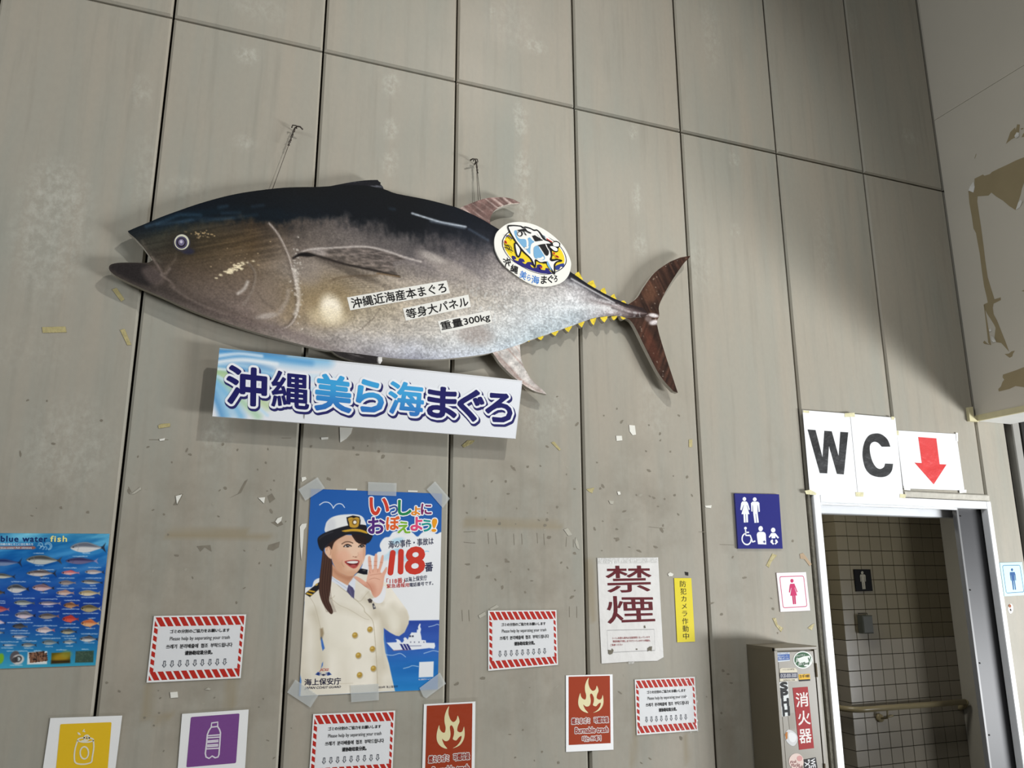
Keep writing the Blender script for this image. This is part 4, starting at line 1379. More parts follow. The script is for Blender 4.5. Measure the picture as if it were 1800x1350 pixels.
for ch, qd in (('沖', ko(150, 790, 290, 760, 320, 920, 200, 950)), ('縄', ko(330, 890, 470, 950, 440, 1090, 300, 1030)), ('ま', ko(920, 1120, 1030, 1130, 1020, 1275, 910, 1280)),
               ('ぐ', ko(1040, 1120, 1160, 1110, 1150, 1260, 1050, 1270)), ('ろ', ko(1165, 1110, 1240, 1130, 1230, 1240, 1170, 1245))):
    text_quad(mb, ch, qd, OF + .0005, 0, off=.03)
    if ch in '縄ろ':
        mb.build('lettering', [ink(BK)], oval, label='black characters')
        mb = MB()
mb = MB()
for ch, qd in (('美', ko(510, 1010, 640, 1060, 600, 1210, 480, 1150)), ('ら', ko(640, 1100, 710, 1105, 700, 1215, 640, 1220)), ('海', ko(730, 1110, 880, 1140, 870, 1285, 720, 1270))):
    text_quad(mb, ch, qd, OF + .0005, 0, off=.018)
mb.build('lettering', [ink((40, 120, 200))], oval, label='blue characters')

# ---------------------------------------------------------------- long sign board under the tuna
k4 = crop(360, 590, 3.0)
SB, SF = 0.0565, 0.070
sq = k4(78, 65, 1675, 237, 1640, 543, 40, 425)
sign = thing('sign_board', 'long white sign board with large navy and blue characters hanging slanted below the tuna', 'sign', tuple(W(640, 752, SB)))
q = WW(sq, SF)
mb = MB()
mb.prism([tuple(p) for p in q], D - SF + .0006, D - SB)
mb.prism([tuple(WW([p], .03)[0]) for p in ((600, 660), (700, 672), (695, 740), (595, 730))], D - SB, D - 0.0005)
mb.build('board', [mat('white_sign_board', (228, 230, 232), rough=0.35, var=0.03)], sign)
P2, F2, U2, V2_ = grid_sheet(sq, SF, 0.0045)
P = Painter(P2, SF, (230, 232, 236))
B1, B2, B3, G1 = (52, 132, 196), (132, 190, 226), (196, 224, 240), (178, 206, 140)
for pts, w, c_, a in ((k4(60, 100, 200, 90, 330, 105, 480, 130, 640, 130), 22, B2, .9), (k4(70, 80, 160, 85, 300, 92, 420, 100), 8, B1, .7), (k4(70, 125, 220, 105, 420, 125, 560, 145), 10, B1, .45),
                      (k4(60, 160, 140, 165, 260, 175, 340, 200), 18, B1, .85), (k4(60, 170, 160, 200, 300, 240), 10, B2, .8), (k4(60, 185, 180, 215, 340, 280, 460, 320), 10, G1, .7),
                      (k4(55, 200, 140, 240, 240, 300, 330, 370), 14, G1, .65), (k4(50, 215, 120, 270, 200, 350, 280, 425), 12, (150, 200, 150), .6), (k4(45, 235, 100, 290, 150, 360, 190, 425), 14, B2, .9),
                      (k4(45, 260, 80, 320, 120, 420), 14, B2, .8), (k4(40, 300, 70, 370, 90, 425), 10, B1, .6), (k4(70, 215, 170, 280, 260, 360, 330, 420), 5, B3, .9), (k4(60, 150, 200, 160, 400, 210, 640, 240), 8, B3, .7),
                      (k4(540, 290, 620, 280, 700, 300), 8, B3, .8), (k4(500, 210, 620, 215, 720, 235), 6, B3, .6), (k4(65, 108, 180, 95, 300, 108), 5, (232, 240, 246), .8), (k4(62, 140, 200, 128, 380, 150), 6, (236, 242, 246), .9),
                      (k4(62, 175, 150, 185, 300, 225), 4, (236, 242, 246), .8)):
    P.stroke(cr(pts, 5, False), w, c_, a, w * .8)
for pts in (k4(75, 70, 1675, 240), k4(1640, 540, 1672, 240)):
    P.stroke(pts, 1.2, (150, 146, 138), .5, 1.5)
P.blob(k4(523, 422)[0], 1.6, 4.5, (90, 84, 78), .9, .6)
so = obj('printed_face', [(p[0], D - SF, p[1]) for p in P2], F2, [vcol_mat('sign_print', rough=0.3, grain=0.02, coat=0.15)], sign)
setcol(so, P.C)
CH = [('沖', k4(122, 158, 324, 182, 320, 372, 118, 356), 0), ('縄', k4(356, 184, 548, 204, 546, 388, 354, 372), 0), ('美', k4(588, 200, 768, 224, 768, 404, 584, 388), 1),
      ('ら', k4(806, 232, 940, 244, 938, 406, 802, 392), 1), ('海', k4(974, 240, 1152, 258, 1150, 424, 972, 408), 1), ('ま', k4(1182, 268, 1330, 284, 1322, 440, 1176, 422), 0),
      ('ぐ', k4(1342, 282, 1480, 296, 1450, 452, 1336, 440), 0), ('ろ', k4(1488, 302, 1616, 314, 1618, 458, 1482, 446), 0)]
sh, wh, dk, dk2, bl = MB(), MB(), MB(), MB(), MB()
for ch, qd, kind in CH:
    s2 = [(x + 1.6, y + 3.0) for x, y in qd]
    wt = {'縄': .022, '沖': .034, '美': .034, '海': .03}.get(ch, .042)
    text_quad(sh, ch, s2, SF + .0005, 0, grow=.012, off=wt)
    text_quad(wh, ch, qd, SF + .0010, 0, grow=.0085, off=wt)
    text_quad(bl if kind else dk if ch in '沖縄' else dk2, ch, qd, SF + .0016, 0, off=wt)
NAVY = (26, 25, 94)
sh.build('lettering_shadow', [ink((40, 38, 100))], sign, label='navy drop edge of the characters')
wh.build('lettering_outline', [ink((236, 238, 242))], sign, label='white outline of the characters')
dk.build('lettering', [ink(NAVY)], sign, label='navy kanji characters')
dk2.build('lettering', [ink(NAVY)], sign, label='navy kana characters')
o = bl.build('lettering', [vcol_mat('blue_gradient_ink', rough=0.4, grain=0.0)], sign, label='blue brush characters')
v = np.array(bl.V)
tz = v[:, 2] - np.interp(v[:, 0], [q[0][0], q[1][0]], [q[0][1], q[1][1]])
tz = np.clip((tz + .30) / .19, 0, 1)
setcol(o, ramp(tz, [(0, (32, 44, 122)), (.45, (36, 96, 176)), (1, (56, 160, 216))]))

# ================================================================== POSTERS AND NOTICES
def sleeve_mat():
    m = bpy.data.materials.new('clear_laminate')
    m.use_nodes = True
    nt = m.node_tree
    N, L = nt.nodes, nt.links
    N.remove(N['Principled BSDF'])
    tr, gl, mx = N.new('ShaderNodeBsdfTransparent'), N.new('ShaderNodeBsdfGlossy'), N.new('ShaderNodeMixShader')
    tr.inputs['Color'].default_value = (0.97, 0.97, 0.96, 1)
    gl.inputs['Roughness'].default_value = 0.16
    tc, nz, bp = N.new('ShaderNodeTexCoord'), N.new('ShaderNodeTexNoise'), N.new('ShaderNodeBump')
    nz.inputs['Scale'].default_value = 26
    nz.inputs['Detail'].default_value = 3
    bp.inputs['Strength'].default_value = 0.5
    bp.inputs['Distance'].default_value = 0.006
    L.new(tc.outputs['Object'], nz.inputs['Vector'])
    L.new(nz.outputs['Fac'], bp.inputs['Height'])
    L.new(bp.outputs['Normal'], gl.inputs['Normal'])
    lw, pw, ad = N.new('ShaderNodeLayerWeight'), N.new('ShaderNodeMath'), N.new('ShaderNodeMath')
    pw.operation, ad.operation = 'POWER', 'MULTIPLY_ADD'
    pw.inputs[1].default_value = 4.0
    ad.inputs[1].default_value, ad.inputs[2].default_value = 0.5, 0.045
    L.new(lw.outputs['Facing'], pw.inputs[0])
    L.new(pw.outputs[0], ad.inputs[0])
    L.new(ad.outputs[0], mx.inputs['Fac'])
    L.new(tr.outputs[0], mx.inputs[1])
    L.new(gl.outputs[0], mx.inputs[2])
    L.new(mx.outputs[0], N['Material Output'].inputs['Surface'])
    return m


M_SLEEVE = sleeve_mat()
M_PAPER = mat('white_paper', (246, 246, 246), rough=0.55, var=0.03, scale=9, bump=0.04, bscale=12)
M_PAPER2 = mat('grey_white_paper', (236, 237, 240), rough=0.5, var=0.03, scale=9)
M_TAPE = mat('milky_adhesive_tape', (206, 211, 210), rough=0.45, var=0.06, scale=30, alpha=0.5)
RED = (192, 46, 36)


def board(name, quad, back, front, m, parent, label=None):
    mb_ = MB()
    qf = [tuple(p) for p in WW(quad, front)]
    mb_.prism(qf, D - front, D - back)
    return mb_.build(name, [m], parent, label=label)


def below(tl, tr, ratio, off):
    """photo corners of a sheet that runs out of the frame: bottom corners from its width and side ratio"""
    a, b = WW([tl, tr], off)
    d = (b - a)
    dn = np.array([d[1], -d[0]]) * ratio
    return a, b, b + dn, a + dn


class WSheet(Sheet):
    def __init__(s, q, off):
        s.q, s.off = np.array(q), off


def uvquad(mb_, sh_, body, u0, v0, u1, v1, plane, m=0, grow=0.0, off=0.0, **kw):
    V, F = glyphs(body, **kw)
    a, b = V.min(0), V.max(0)
    T = (V - a) / np.maximum(b - a, 1e-6)
    P = [sh_.uv(u0 + t_[0] * (u1 - u0), v1 + t_[1] * (v0 - v1)) for t_ in T]
    stamp(mb_, P, F, plane, m, grow + off * abs(v1 - v0) * np.linalg.norm(sh_.q[3] - sh_.q[0]))


def sheet_thing(name, label, cat, sh_, th, m, group=None, sleeve=0.0, paper='paper'):
    bot = (sh_.q[2] + sh_.q[3]) / 2
    t_ = thing(name, label, cat, (bot[0], D - sh_.off, bot[1]), group)
    mb_ = MB()
    mb_.prism([tuple(p) for p in sh_.q], D - sh_.off, D - max(sh_.off - th, 0.0003))
    mb_.build(paper, [m], t_)
    if sleeve:
        c_ = sh_.q.mean(0)
        w = np.linalg.norm(sh_.q[1] - sh_.q[0])
        qs = [tuple(c_ + (p - c_) * (1 + 2 * sleeve / w)) for p in sh_.q]
        mb_ = MB()
        mb_.flat(qs, D - sh_.off - 0.0026)
        mb_.build('plastic_sleeve', [M_SLEEVE], t_, label='clear plastic sleeve')
    return t_


# ---------------------------------------------------------------- sorting notices (four of them)
def notice(q, off, label):
    sh_ = WSheet(q, off)
    t_ = sheet_thing('sorting_notice', label, 'notice', sh_, .0006, M_PAPER, 'rubbish sorting notices with red striped borders', sleeve=.009)
    mb_ = MB()
    y = D - off - .0004
    du, wu, sl = .0815, .058, .060

    def par(u0, u1, v0, v1, lo, hi):
        """one slanted bar, clipped to lo..hi in u"""
        pts = [(u0, v0), (u1, v0), (u1 + sl * (v1 - v0) / .14, v1), (u0 + sl * (v1 - v0) / .14, v1)]
        out = []
        for side, cmp_ in ((lo, 1), (hi, -1)):
            src, out = pts, []
            for i in range(len(src)):
                p, r_ = src[i], src[(i + 1) % len(src)]
                ip, ir = (p[0] - side) * cmp_ >= 0, (r_[0] - side) * cmp_ >= 0
                if ip:
                    out.append(p)
                if ip != ir:
                    f = (side - p[0]) / (r_[0] - p[0])
                    out.append((side, p[1] + f * (r_[1] - p[1])))
            pts = out
            if len(pts) < 3:
                return
        mb_.flat([tuple(sh_.uv(*p)) for p in pts], y)

    for band in ((.022, .162), (.845, .972)):
        for i in range(-1, 13):
            u0 = .02 + i * du
            par(u0, u0 + wu, band[0], band[1], .018, .982)
    for u0, u1 in ((.018, .056), (.952, .982)):
        for i in range(6):
            v0 = .175 + i * .118
            mb_.flat([tuple(sh_.uv(*p)) for p in ((u0, v0), (u1, v0 + .03), (u1, min(v0 + .105, .85)), (u0, min(v0 + .075, .84)))], y)
    mb_.build('striped_border', [ink(RED)], t_)
    mb_ = MB()
    mb_.flat([tuple(sh_.uv(*p)) for p in ((.06, .165), (.95, .165), (.95, .842), (.06, .842))], D - off - .0003)
    mb_.build('message_panel', [M_PAPER2], t_)
    mb_ = MB()
    pl = off + .0012
    uvquad(mb_, sh_, 'ゴミの分別のご協力をお願いします', .19, .215, .83, .270, pl, grow=.0003)
    uvquad(mb_, sh_, 'Please help by separating your trash', .195, .325, .84, .398, pl)
    uvquad(mb_, sh_, '쓰레기  분리배출에  협조  부탁드립니다', .165, .440, .875, .505, pl, grow=.0003)
    uvquad(mb_, sh_, '请协助垃圾分类。', .37, .545, .665, .610, pl, grow=.0005)
    mb_.build('lettering', [ink((30, 30, 34))], t_)
    mb_ = MB()
    ar = [(-.012, 0), (.012, 0), (.012, .058), (.024, .058), (0, .105), (-.024, .058), (-.012, .058)]
    for i in range(9):
        uc, v0 = .165 + i * .0805, .685
        o_ = [np.array(sh_.uv(uc + a, v0 + b)) for a, b in ar]
        c_ = np.mean(o_, 0)
        inn_ = [np.array(sh_.uv(uc + a * .56, v0 + .010 + b * .83)) for a, b in ar]
        n = len(ar)
        V = [(p[0], D - pl, p[1]) for p in o_ + inn_]
        mb_.add(V, [(i_, n + i_, n + (i_ + 1) % n, (i_ + 1) % n) for i_ in range(n)])
    mb_.build('arrow_row', [ink((46, 56, 72))], t_)
    return t_


k8 = crop(240, 1060, 8.18)
kn3 = crop(840, 1050, 9.64)
kn4 = crop(980, 960, 3.648)
kn2 = crop(520, 1210, 5.294)
notice(WW(k8(250, 187, 1577, 163, 1497, 1080, 143, 1145), .0025), .0025, 'red striped sorting notice left of the coast guard poster, above the purple bottle sign')
notice(WW(kn3(172, 225, 1332, 215, 1357, 1145, 176, 1245), .0025), .0025, 'red striped sorting notice right of the coast guard poster, left of the no smoking sign')
notice(WW(kn4(495, 856, 880, 838, 900, 1183, 508, 1212), .0025), .0025, 'red striped sorting notice below the no smoking sign, right of an orange flame sign')
notice(below(*kn2(162, 240, 925, 207), .715, .0025), .0025, 'red striped sorting notice under the coast guard poster, cut by the bottom of the photo')


# ---------------------------------------------------------------- burnable trash signs (two)
FL = [(1420, 165), (1396, 200), (1380, 250), (1381, 300), (1392, 345), (1384, 385), (1356, 378), (1336, 350), (1330, 320), (1312, 372), (1308, 425), (1322, 468), (1358, 504), (1412, 522),
      (1380, 484), (1360, 436), (1385, 455), (1412, 457), (1432, 440), (1440, 400), (1432, 340), (1452, 330), (1472, 368), (1472, 410), (1463, 445), (1496, 458), (1520, 434), (1546, 424), (1538, 462),
      (1505, 500), (1464, 522), (1528, 502), (1566, 456), (1576, 405), (1568, 346), (1555, 382), (1530, 392), (1504, 376), (1508, 340), (1524, 300), (1506, 250), (1494, 284), (1466, 302), (1438, 282),
      (1418, 236), (1416, 200)]


def burnable(q, off, label, sleeve):
    sh_ = WSheet(q, off)
    t_ = sheet_thing('flame_sign', label, 'sign', sh_, .0008, M_PAPER, 'burnable trash signs', sleeve=sleeve)
    pu = lambda u, v: (.055 + u * .885, .018 + v * .895)
    mb_ = MB()
    mb_.flat([tuple(sh_.uv(*pu(*p))) for p in ((0, 0), (1, 0), (1, 1), (0, 1))], D - off - .0003)
    mb_.build('red_panel', [ink((160, 58, 26))], t_)
    mb_ = MB()
    mb_.flat([tuple(sh_.uv(*pu(.226 + (x - 1308) / 267 * .608, .02 + (y - 165) / 357 * .525))) for x, y in cr(FL, 3)], D - off - .0007)
    mb_.build('flame', [ink((232, 222, 176))], t_)
    rows = [('燃えるゴミ', .07, .615, .50, .70), ('可燃垃圾', .60, .612, .95, .695), ('Burnable trash', .15, .755, .94, .835), ('타는 쓰레기', .32, .885, .76, .955)]
    m1, m2 = MB(), MB()
    for body, u0, v0, u1, v1 in rows:
        a, b = pu(u0, v0), pu(u1, v1)
        uvquad(m1, sh_, body, *a, *b, off + .0009, grow=.0034)
        uvquad(m2, sh_, body, *a, *b, off + .0014, grow=.0006)
    m1.build('lettering_outline', [ink((226, 220, 216))], t_, label='white outline of the lettering')
    m2.build('lettering', [ink((150, 44, 30))], t_)


burnable(WW(kn4(54, 829, 353, 822, 359, 1305, 55, 1320), .0025), .0025, 'orange flame sign for burnable trash below left of the no smoking sign', .0)
bq = below(*kn2(1192, 148, 1672, 122), 1.56, .0025)
burnable(bq, .0025, 'orange flame sign in a shiny plastic sleeve, below the coast guard poster', .010)


# ---------------------------------------------------------------- can and bottle signs
kb = crop(60, 1220, 4.5)


def bin_sign(name, label, q, panel_px, rgb, group=None):
    sh_ = WSheet(q, .0025)
    t_ = sheet_thing(name, label, 'sign', sh_, .0008, M_PAPER, group, sleeve=.007)
    mb_ = MB()
    flat_px(mb_, panel_px, .0029)
    mb_.build('colour_panel', [ink(rgb)], t_)
    return t_


def rounded(p, r=.06, n=4):
    """rounded corners on a photo quad"""
    p = [np.array(a, float) for a in p]
    out = []
    for i in range(4):
        a, b, c_ = p[i - 1], p[i], p[(i + 1) % 4]
        s0, s1 = b + (a - b) * r, b + (c_ - b) * r
        for k in range(n + 1):
            t_ = k / n
            out.append(tuple((1 - t_) ** 2 * s0 + 2 * t_ * (1 - t_) * b + t_ * t_ * s1))
    return out


t = bin_sign('can_sign', 'yellow drinks can sign at the bottom left of the wall', below(*kb(128, 190, 697, 170), 1.33, .0025), rounded(kb(207, 238, 613, 222, 578, 640, 166, 660), .03), (238, 196, 40))
mb = MB()
LW = .0042
for pts, cl in ((kb(345, 368, 325, 430, 318, 500, 330, 545, 390, 555, 450, 540, 460, 500, 472, 420, 468, 365), False),):
    stroke_px(mb, cr(pts, 6, False), LW, .0034)
for cx, cy_c, rx, ry in ((407, 363, 62, 18), (397, 465, 33, 48), (416, 346, 20, 20)):
    stroke_px(mb, [kb(cx + rx * math.cos(a), cy_c + ry * math.sin(a))[0] for a in np.linspace(0, 2 * math.pi, 33)[:-1]], LW, .0034, closed=True)
flat_px(mb, cr(kb(370, 370, 395, 362, 420, 372, 395, 378), 3), .0035)
stroke_px(mb, kb(344, 303, 354, 314, 368, 324), [.002, .006, .002], .0034)
stroke_px(mb, kb(398, 278, 388, 292, 404, 300), [.002, .006, .002], .0034)
stroke_px(mb, kb(412, 352, 420, 344), .004, .0034)
mb.build('can_pictogram', [ink((236, 232, 214))], t)
t = bin_sign('bottle_sign', 'purple plastic bottle sign at the bottom, below a sorting notice', below(*kb(1170, 157, 1697, 122), 1.33, .0025), rounded(kb(1240, 182, 1625, 153, 1597, 546, 1204, 580), .03), (128, 78, 146))
mb = MB()
bt = kb(1404, 229, 1453, 222, 1451, 256, 1466, 280, 1474, 305, 1468, 400, 1462, 478, 1454, 498, 1432, 504, 1408, 490, 1384, 509, 1360, 498, 1354, 470, 1364, 390, 1370, 322, 1382, 290, 1401, 262)
stroke_px(mb, bt, .0046, .0034, closed=True)
for a in (kb(1402, 262, 1451, 256), kb(1371, 330, 1472, 322), kb(1369, 347, 1471, 340), kb(1372, 372, 1458, 364), kb(1371, 383, 1458, 376), kb(1369, 404, 1456, 398), kb(1368, 416, 1456, 410), kb(1362, 434, 1466, 428)):
    stroke_px(mb, a, .0042, .0035)
mb.build('bottle_pictogram', [ink((232, 226, 236))], t)


# ---------------------------------------------------------------- no smoking sign, yellow strip
def px_sheet(name, label, cat, quad, off, th, m, sleeve=0.0, part='paper', group=None):
    return sheet_thing(name, label, cat, WSheet(WW(quad, off), off), th, m, group, sleeve, part)


t = px_sheet('no_smoking_sign', 'white paper sign with two large maroon characters, grubby and torn at the lower corner', 'sign', kn4(255, 76, 645, 72, 655, 260, 680, 712, 640, 735, 470, 740, 283, 753, 268, 420), .003, .001,
             mat('grubby_white_paper', (222, 220, 216), rough=0.5, var=0.08, scale=14, bump=0.15, bscale=18), 0)
MAR = (96, 26, 34)
for ch, qd in (('禁', kn4(306, 128, 600, 126, 604, 290, 318, 299)), ('煙', kn4(314, 322, 614, 322, 626, 485, 324, 497))):
    mb = MB()
    text_quad(mb, ch, qd, .0038, 0, off=.012)
    mb.build('lettering', [ink(MAR)], t, label='maroon character')
mb = MB()
stroke_px(mb, kn4(318, 540, 620, 533, 626, 668, 325, 682), .0014, .0038, closed=True)
mb.build('message_box', [ink((130, 128, 130))], t)
mb = MB()
for body, qd in (('トイレ休憩も館内は全面禁煙となっています', kn4(354, 584, 592, 576, 593, 590, 355, 598)), ('煙感知機が作動しますのでトイレの中での喫煙も', kn4(354, 604, 594, 598, 595, 612, 355, 618)),
                 ('ご遠慮ください', kn4(337, 628, 418, 624, 419, 637, 338, 641))):
    text_quad(mb, body, qd, .0038, 0, off=.01)
mb.build('lettering', [ink((150, 60, 62))], t, label='small red lines')
mb = MB()
for pts in (kn4(324, 664, 345, 668, 350, 655, 360, 668, 352, 690, 336, 696, 326, 690), kn4(577, 655, 590, 645, 607, 642, 604, 674, 590, 668, 578, 676), kn4(503, 657, 512, 656, 513, 665, 504, 666), kn4(554, 512, 562, 508, 566, 524, 556, 526)):
    mb = MB()
    flat_px(mb, pts, .0042)
    mb.build('torn_spot', [mat('exposed_wall_grey', (118, 112, 98), rough=0.8, var=0.4, scale=60)], t)
mb = MB()
M_CT = mat('shiny_clear_tape', (220, 220, 216), rough=0.2, spec=0.6, var=0.1, scale=40, alpha=0.35, bump=0.5, bscale=60)
for pts in (kn4(258, 78, 640, 74, 644, 108, 262, 112), kn4(455, 738, 492, 735, 492, 752, 456, 756)):
    mb = MB()
    flat_px(mb, pts, .0044)
    mb.build('clear_tape', [M_CT], t)

t = px_sheet('camera_notice', 'narrow yellow vertical notice with black characters right of the no smoking sign', 'notice', kn4(748, 205, 858, 205, 882, 612, 768, 617), .0025, .001, mat('yellow_card', (226, 208, 24), rough=0.5, var=0.04), 0, 'card')
mb = MB()
for i, ch in enumerate('防犯カメラ作動中'):
    yc = 242 + i * 47.8
    xc = 804 + i * 2.9
    h_, w_ = (20, 19) if ch not in 'カメラ' else (17, 16)
    text_quad(mb, ch, kn4(xc - w_, yc - h_, xc + w_, yc - h_, xc + w_ + 1, yc + h_, xc - w_ + 1, yc + h_), .0031, 0)
mb.build('lettering', [ink((40, 36, 20))], t)


# ---------------------------------------------------------------- restroom signs
kr = crop(1270, 850, 5.4)
cir = lambda k, cx, cy_c, rx, ry, n=20: k(*[v for i in range(n) for v in (cx + rx * math.cos(2 * math.pi * i / n), cy_c + ry * math.sin(2 * math.pi * i / n))])
t = thing('restroom_sign', 'square dark blue plate with white restroom pictograms left of the doorway', 'sign', tuple(W(1340, 962)))
board('plate', kr(116, 93, 537, 102, 572, 618, 150, 618), .0005, .010, mat('dark_blue_enamel', (48, 50, 124), rough=0.16, spec=0.6, var=0.04, coat=0.4), t)
o_ = .0104
mb = MB()
flat_px(mb, cir(kr, 208, 147, 17, 19), o_)
flat_px(mb, kr(188, 170, 228, 170, 241, 184, 260, 246, 249, 252, 233, 204, 230, 206, 256, 290, 241, 290, 243, 368, 225, 369, 222, 291, 217, 291, 220, 370, 203, 370, 199, 291, 180, 290, 203, 206, 200, 204, 181, 254, 169, 248, 178, 184), o_)
flat_px(mb, cir(kr, 306, 150, 18, 19), o_)
flat_px(mb, kr(284, 172, 336, 172, 350, 184, 354, 266, 343, 270, 336, 206, 332, 206, 334, 282, 345, 370, 327, 372, 318, 288, 314, 288, 321, 372, 304, 373, 292, 284, 288, 206, 284, 206, 284, 266, 274, 264, 270, 186), o_)
flat_px(mb, cir(kr, 218, 424, 13, 14), o_)
stroke_px(mb, kr(219, 440, 222, 492, 262, 492), .0075, o_)
stroke_px(mb, kr(220, 464, 252, 463), .006, o_)
stroke_px(mb, kr(262, 490, 286, 555, 312, 545), .0075, o_)
stroke_px(mb, cr(kr(212, 474, 190, 500, 188, 540, 210, 572, 242, 578, 266, 556, 270, 530), 5, False), .0065, o_)
flat_px(mb, cir(kr, 362, 428, 21, 25), o_)
flat_px(mb, kr(325, 484, 332, 466, 346, 458, 388, 458, 404, 466, 411, 484, 416, 578, 337, 576), o_)
flat_px(mb, cir(kr, 481, 442, 21, 23), o_)
flat_px(mb, kr(462, 470, 502, 470, 536, 512, 526, 523, 502, 498, 502, 518, 466, 520, 464, 498, 446, 516, 439, 506), o_)
flat_px(mb, kr(458, 540, 474, 528, 482, 546, 476, 556, 492, 572, 480, 581, 454, 556), o_)
flat_px(mb, kr(520, 540, 506, 528, 498, 546, 506, 558, 494, 570, 504, 580, 527, 556), o_)
mb.build('pictograms', [ink((232, 234, 240))], t)
for cx, cy_c in ((397, 553), (491, 550)):
    mb = MB()
    flat_px(mb, kr(cx - 4, cy_c - 12, cx + 4, cy_c - 12, cx + 4, cy_c + 12, cx - 4, cy_c + 12), o_ + .0004)
    flat_px(mb, kr(cx - 12, cy_c - 4, cx + 12, cy_c - 4, cx + 12, cy_c + 4, cx - 12, cy_c + 4), o_ + .0005)
    mb.build('cross_mark', [ink((44, 46, 116))], t)


def person_card(name, label, quad, frame, rgb, card, fw, parts, back=.0005, front=.004, plane0=0.0):
    a = W(*quad[2], plane0)
    t_ = thing(name, label, 'sign', tuple(a))
    board('card', quad, plane0 + back, plane0 + front, card, t_)
    mb_ = MB()
    if frame:
        stroke_px(mb_, rounded(frame, .07, 3), fw, plane0 + front + .0004, closed=True)
        mb_.build('border_line', [ink(rgb)], t_)
        mb_ = MB()
    for p in parts:
        flat_px(mb_, p, plane0 + front + .0005)
    mb_.build('pictogram', [ink(rgb)], t_)
    return t_


person_card('ladies_sign', 'white card with a pink woman pictogram below the blue restroom plate', kr(513, 848, 792, 840, 832, 1205, 552, 1218), kr(543, 884, 770, 877, 803, 1166, 577, 1180), (196, 40, 98),
            mat('pale_pink_card', (236, 226, 228), rough=0.45, var=0.02), .0032,
            [cir(kr, 660, 923, 15, 18), kr(644, 952, 683, 950, 713, 1028, 705, 1033, 687, 986, 684, 988, 709, 1062, 694, 1063, 699, 1144, 686, 1145, 679, 1064, 676, 1064, 683, 1145, 670, 1146, 661, 1065, 644, 1066, 655, 990,
                                           652, 988, 640, 1036, 631, 1032, 638, 968)])
km = crop(1730, 960, 9.643)
person_card('mens_sign', 'pale cyan card with a blue man pictogram right of the doorway', km(265, 280, 642, 270, 712, 828, 345, 850), km(312, 328, 606, 322, 676, 776, 376, 796), (32, 84, 140),
            mat('pale_cyan_card', (186, 224, 228), rough=0.45, var=0.03), .0030,
            [cir(km, 472, 400, 18, 25), km(438, 440, 518, 438, 530, 480, 541, 580, 530, 586, 516, 486, 512, 488, 521, 578, 541, 738, 522, 740, 506, 584, 498, 584, 508, 740, 490, 741, 470, 582, 458, 488, 454, 488, 463, 585, 452, 586,
                                           436, 470)])
kt = crop(1480, 980, 9.0)
person_card('mens_plate', 'small black plate with a grey man pictogram on the tiles inside the doorway', kt(188, 186, 450, 188, 488, 530, 226, 538), None, (150, 146, 132),
            mat('black_plate', (8, 8, 9), rough=0.5, spec=0.1, var=0.05), 0,
            [cir(kt, 321, 240, 20, 24), kt(292, 268, 352, 266, 372, 280, 378, 378, 368, 380, 358, 300, 354, 300, 362, 380, 374, 498, 352, 500, 342, 392, 338, 392, 348, 500, 326, 501, 312, 380, 302, 300, 298, 300, 306, 382, 294, 380, 285, 290)],
            .0003, .008, D - TY)
t = thing('oval_sticker', 'tiny oval sticker on the wall below the pale cyan man sign', 'sticker', tuple(W(1776, 1076)))
mb = MB()
mb.prism([tuple(p) for p in WW(cir(km, 450, 1060, 42, 82, 24), .0012)], D - .0012, D - .0003)
mb.build('film', [M_PAPER], t)
mb = MB()
flat_px(mb, cir(km, 437, 1015, 24, 30, 14), .0016, 0)
flat_px(mb, km(434, 1060, 456, 1058, 466, 1096, 440, 1102), .0016, 1)
mb.build('print', [ink((150, 84, 44)), ink((40, 30, 26))], t)

# ---------------------------------------------------------------- WC sheets above the doorway
kw = crop(1380, 690, 4.286)
M_CRUMP = mat('crinkled_white_paper', (232, 233, 234), rough=0.5, var=0.03, scale=10, bump=0.35, bscale=9)
M_BLKI = mat('crinkled_black_print', (34, 35, 37), rough=0.4, spec=0.5, var=0.25, scale=14, bump=0.4, bscale=10)
M_REDI = mat('crinkled_red_print', (214, 62, 62), rough=0.35, spec=0.5, var=0.12, scale=16, bump=0.5, bscale=12)
M_OLDT = mat('yellowed_masking_tape', (216, 210, 170), rough=0.6, var=0.18, scale=40, bump=0.3, bscale=50)
M_WT = mat('white_paper_tape', (236, 236, 230), rough=0.6, var=0.12, scale=40, bump=0.4, bscale=40)


def tape(parent, pts, plane, m, name='tape_strip', label=None):
    mb_ = MB()
    mb_.prism([tuple(p) for p in WW(pts, plane)], D - plane, D - plane + .0005)
    mb_.build(name, [m], parent, label=label)


t = px_sheet('letter_sheet', 'white sheet with a large black W taped above the doorway', 'sign', kw(132, 132, 488, 160, 548, 785, 188, 770), .017, .0015, M_CRUMP)
mb = MB()
flat_px(mb, kw(170, 278, 230, 283, 283, 490, 296, 288, 352, 292, 404, 480, 417, 296, 476, 300, 443, 617, 391, 613, 331, 402, 318, 609, 262, 607), .0176)
mb.build('lettering', [M_BLKI], t)
for a in (kw(135, 134, 182, 138, 180, 154, 138, 150), kw(148, 740, 190, 732, 236, 758, 232, 772, 160, 766)):
    tape(t, a, .0182, M_OLDT)
t = px_sheet('letter_sheet', 'white sheet with a large black C taped above the doorway', 'sign', kw(491, 160, 830, 190, 893, 795, 551, 785), .017, .0015, M_CRUMP)
mb = MB()
Co = kw(793, 408, 772, 354, 728, 316, 682, 308, 632, 324, 598, 376, 584, 450, 590, 520, 612, 584, 656, 624, 720, 638, 772, 626, 804, 590, 814, 537)
Ci = kw(754, 535, 745, 562, 716, 576, 686, 562, 660, 522, 644, 470, 638, 420, 646, 386, 672, 371, 702, 380, 728, 408)
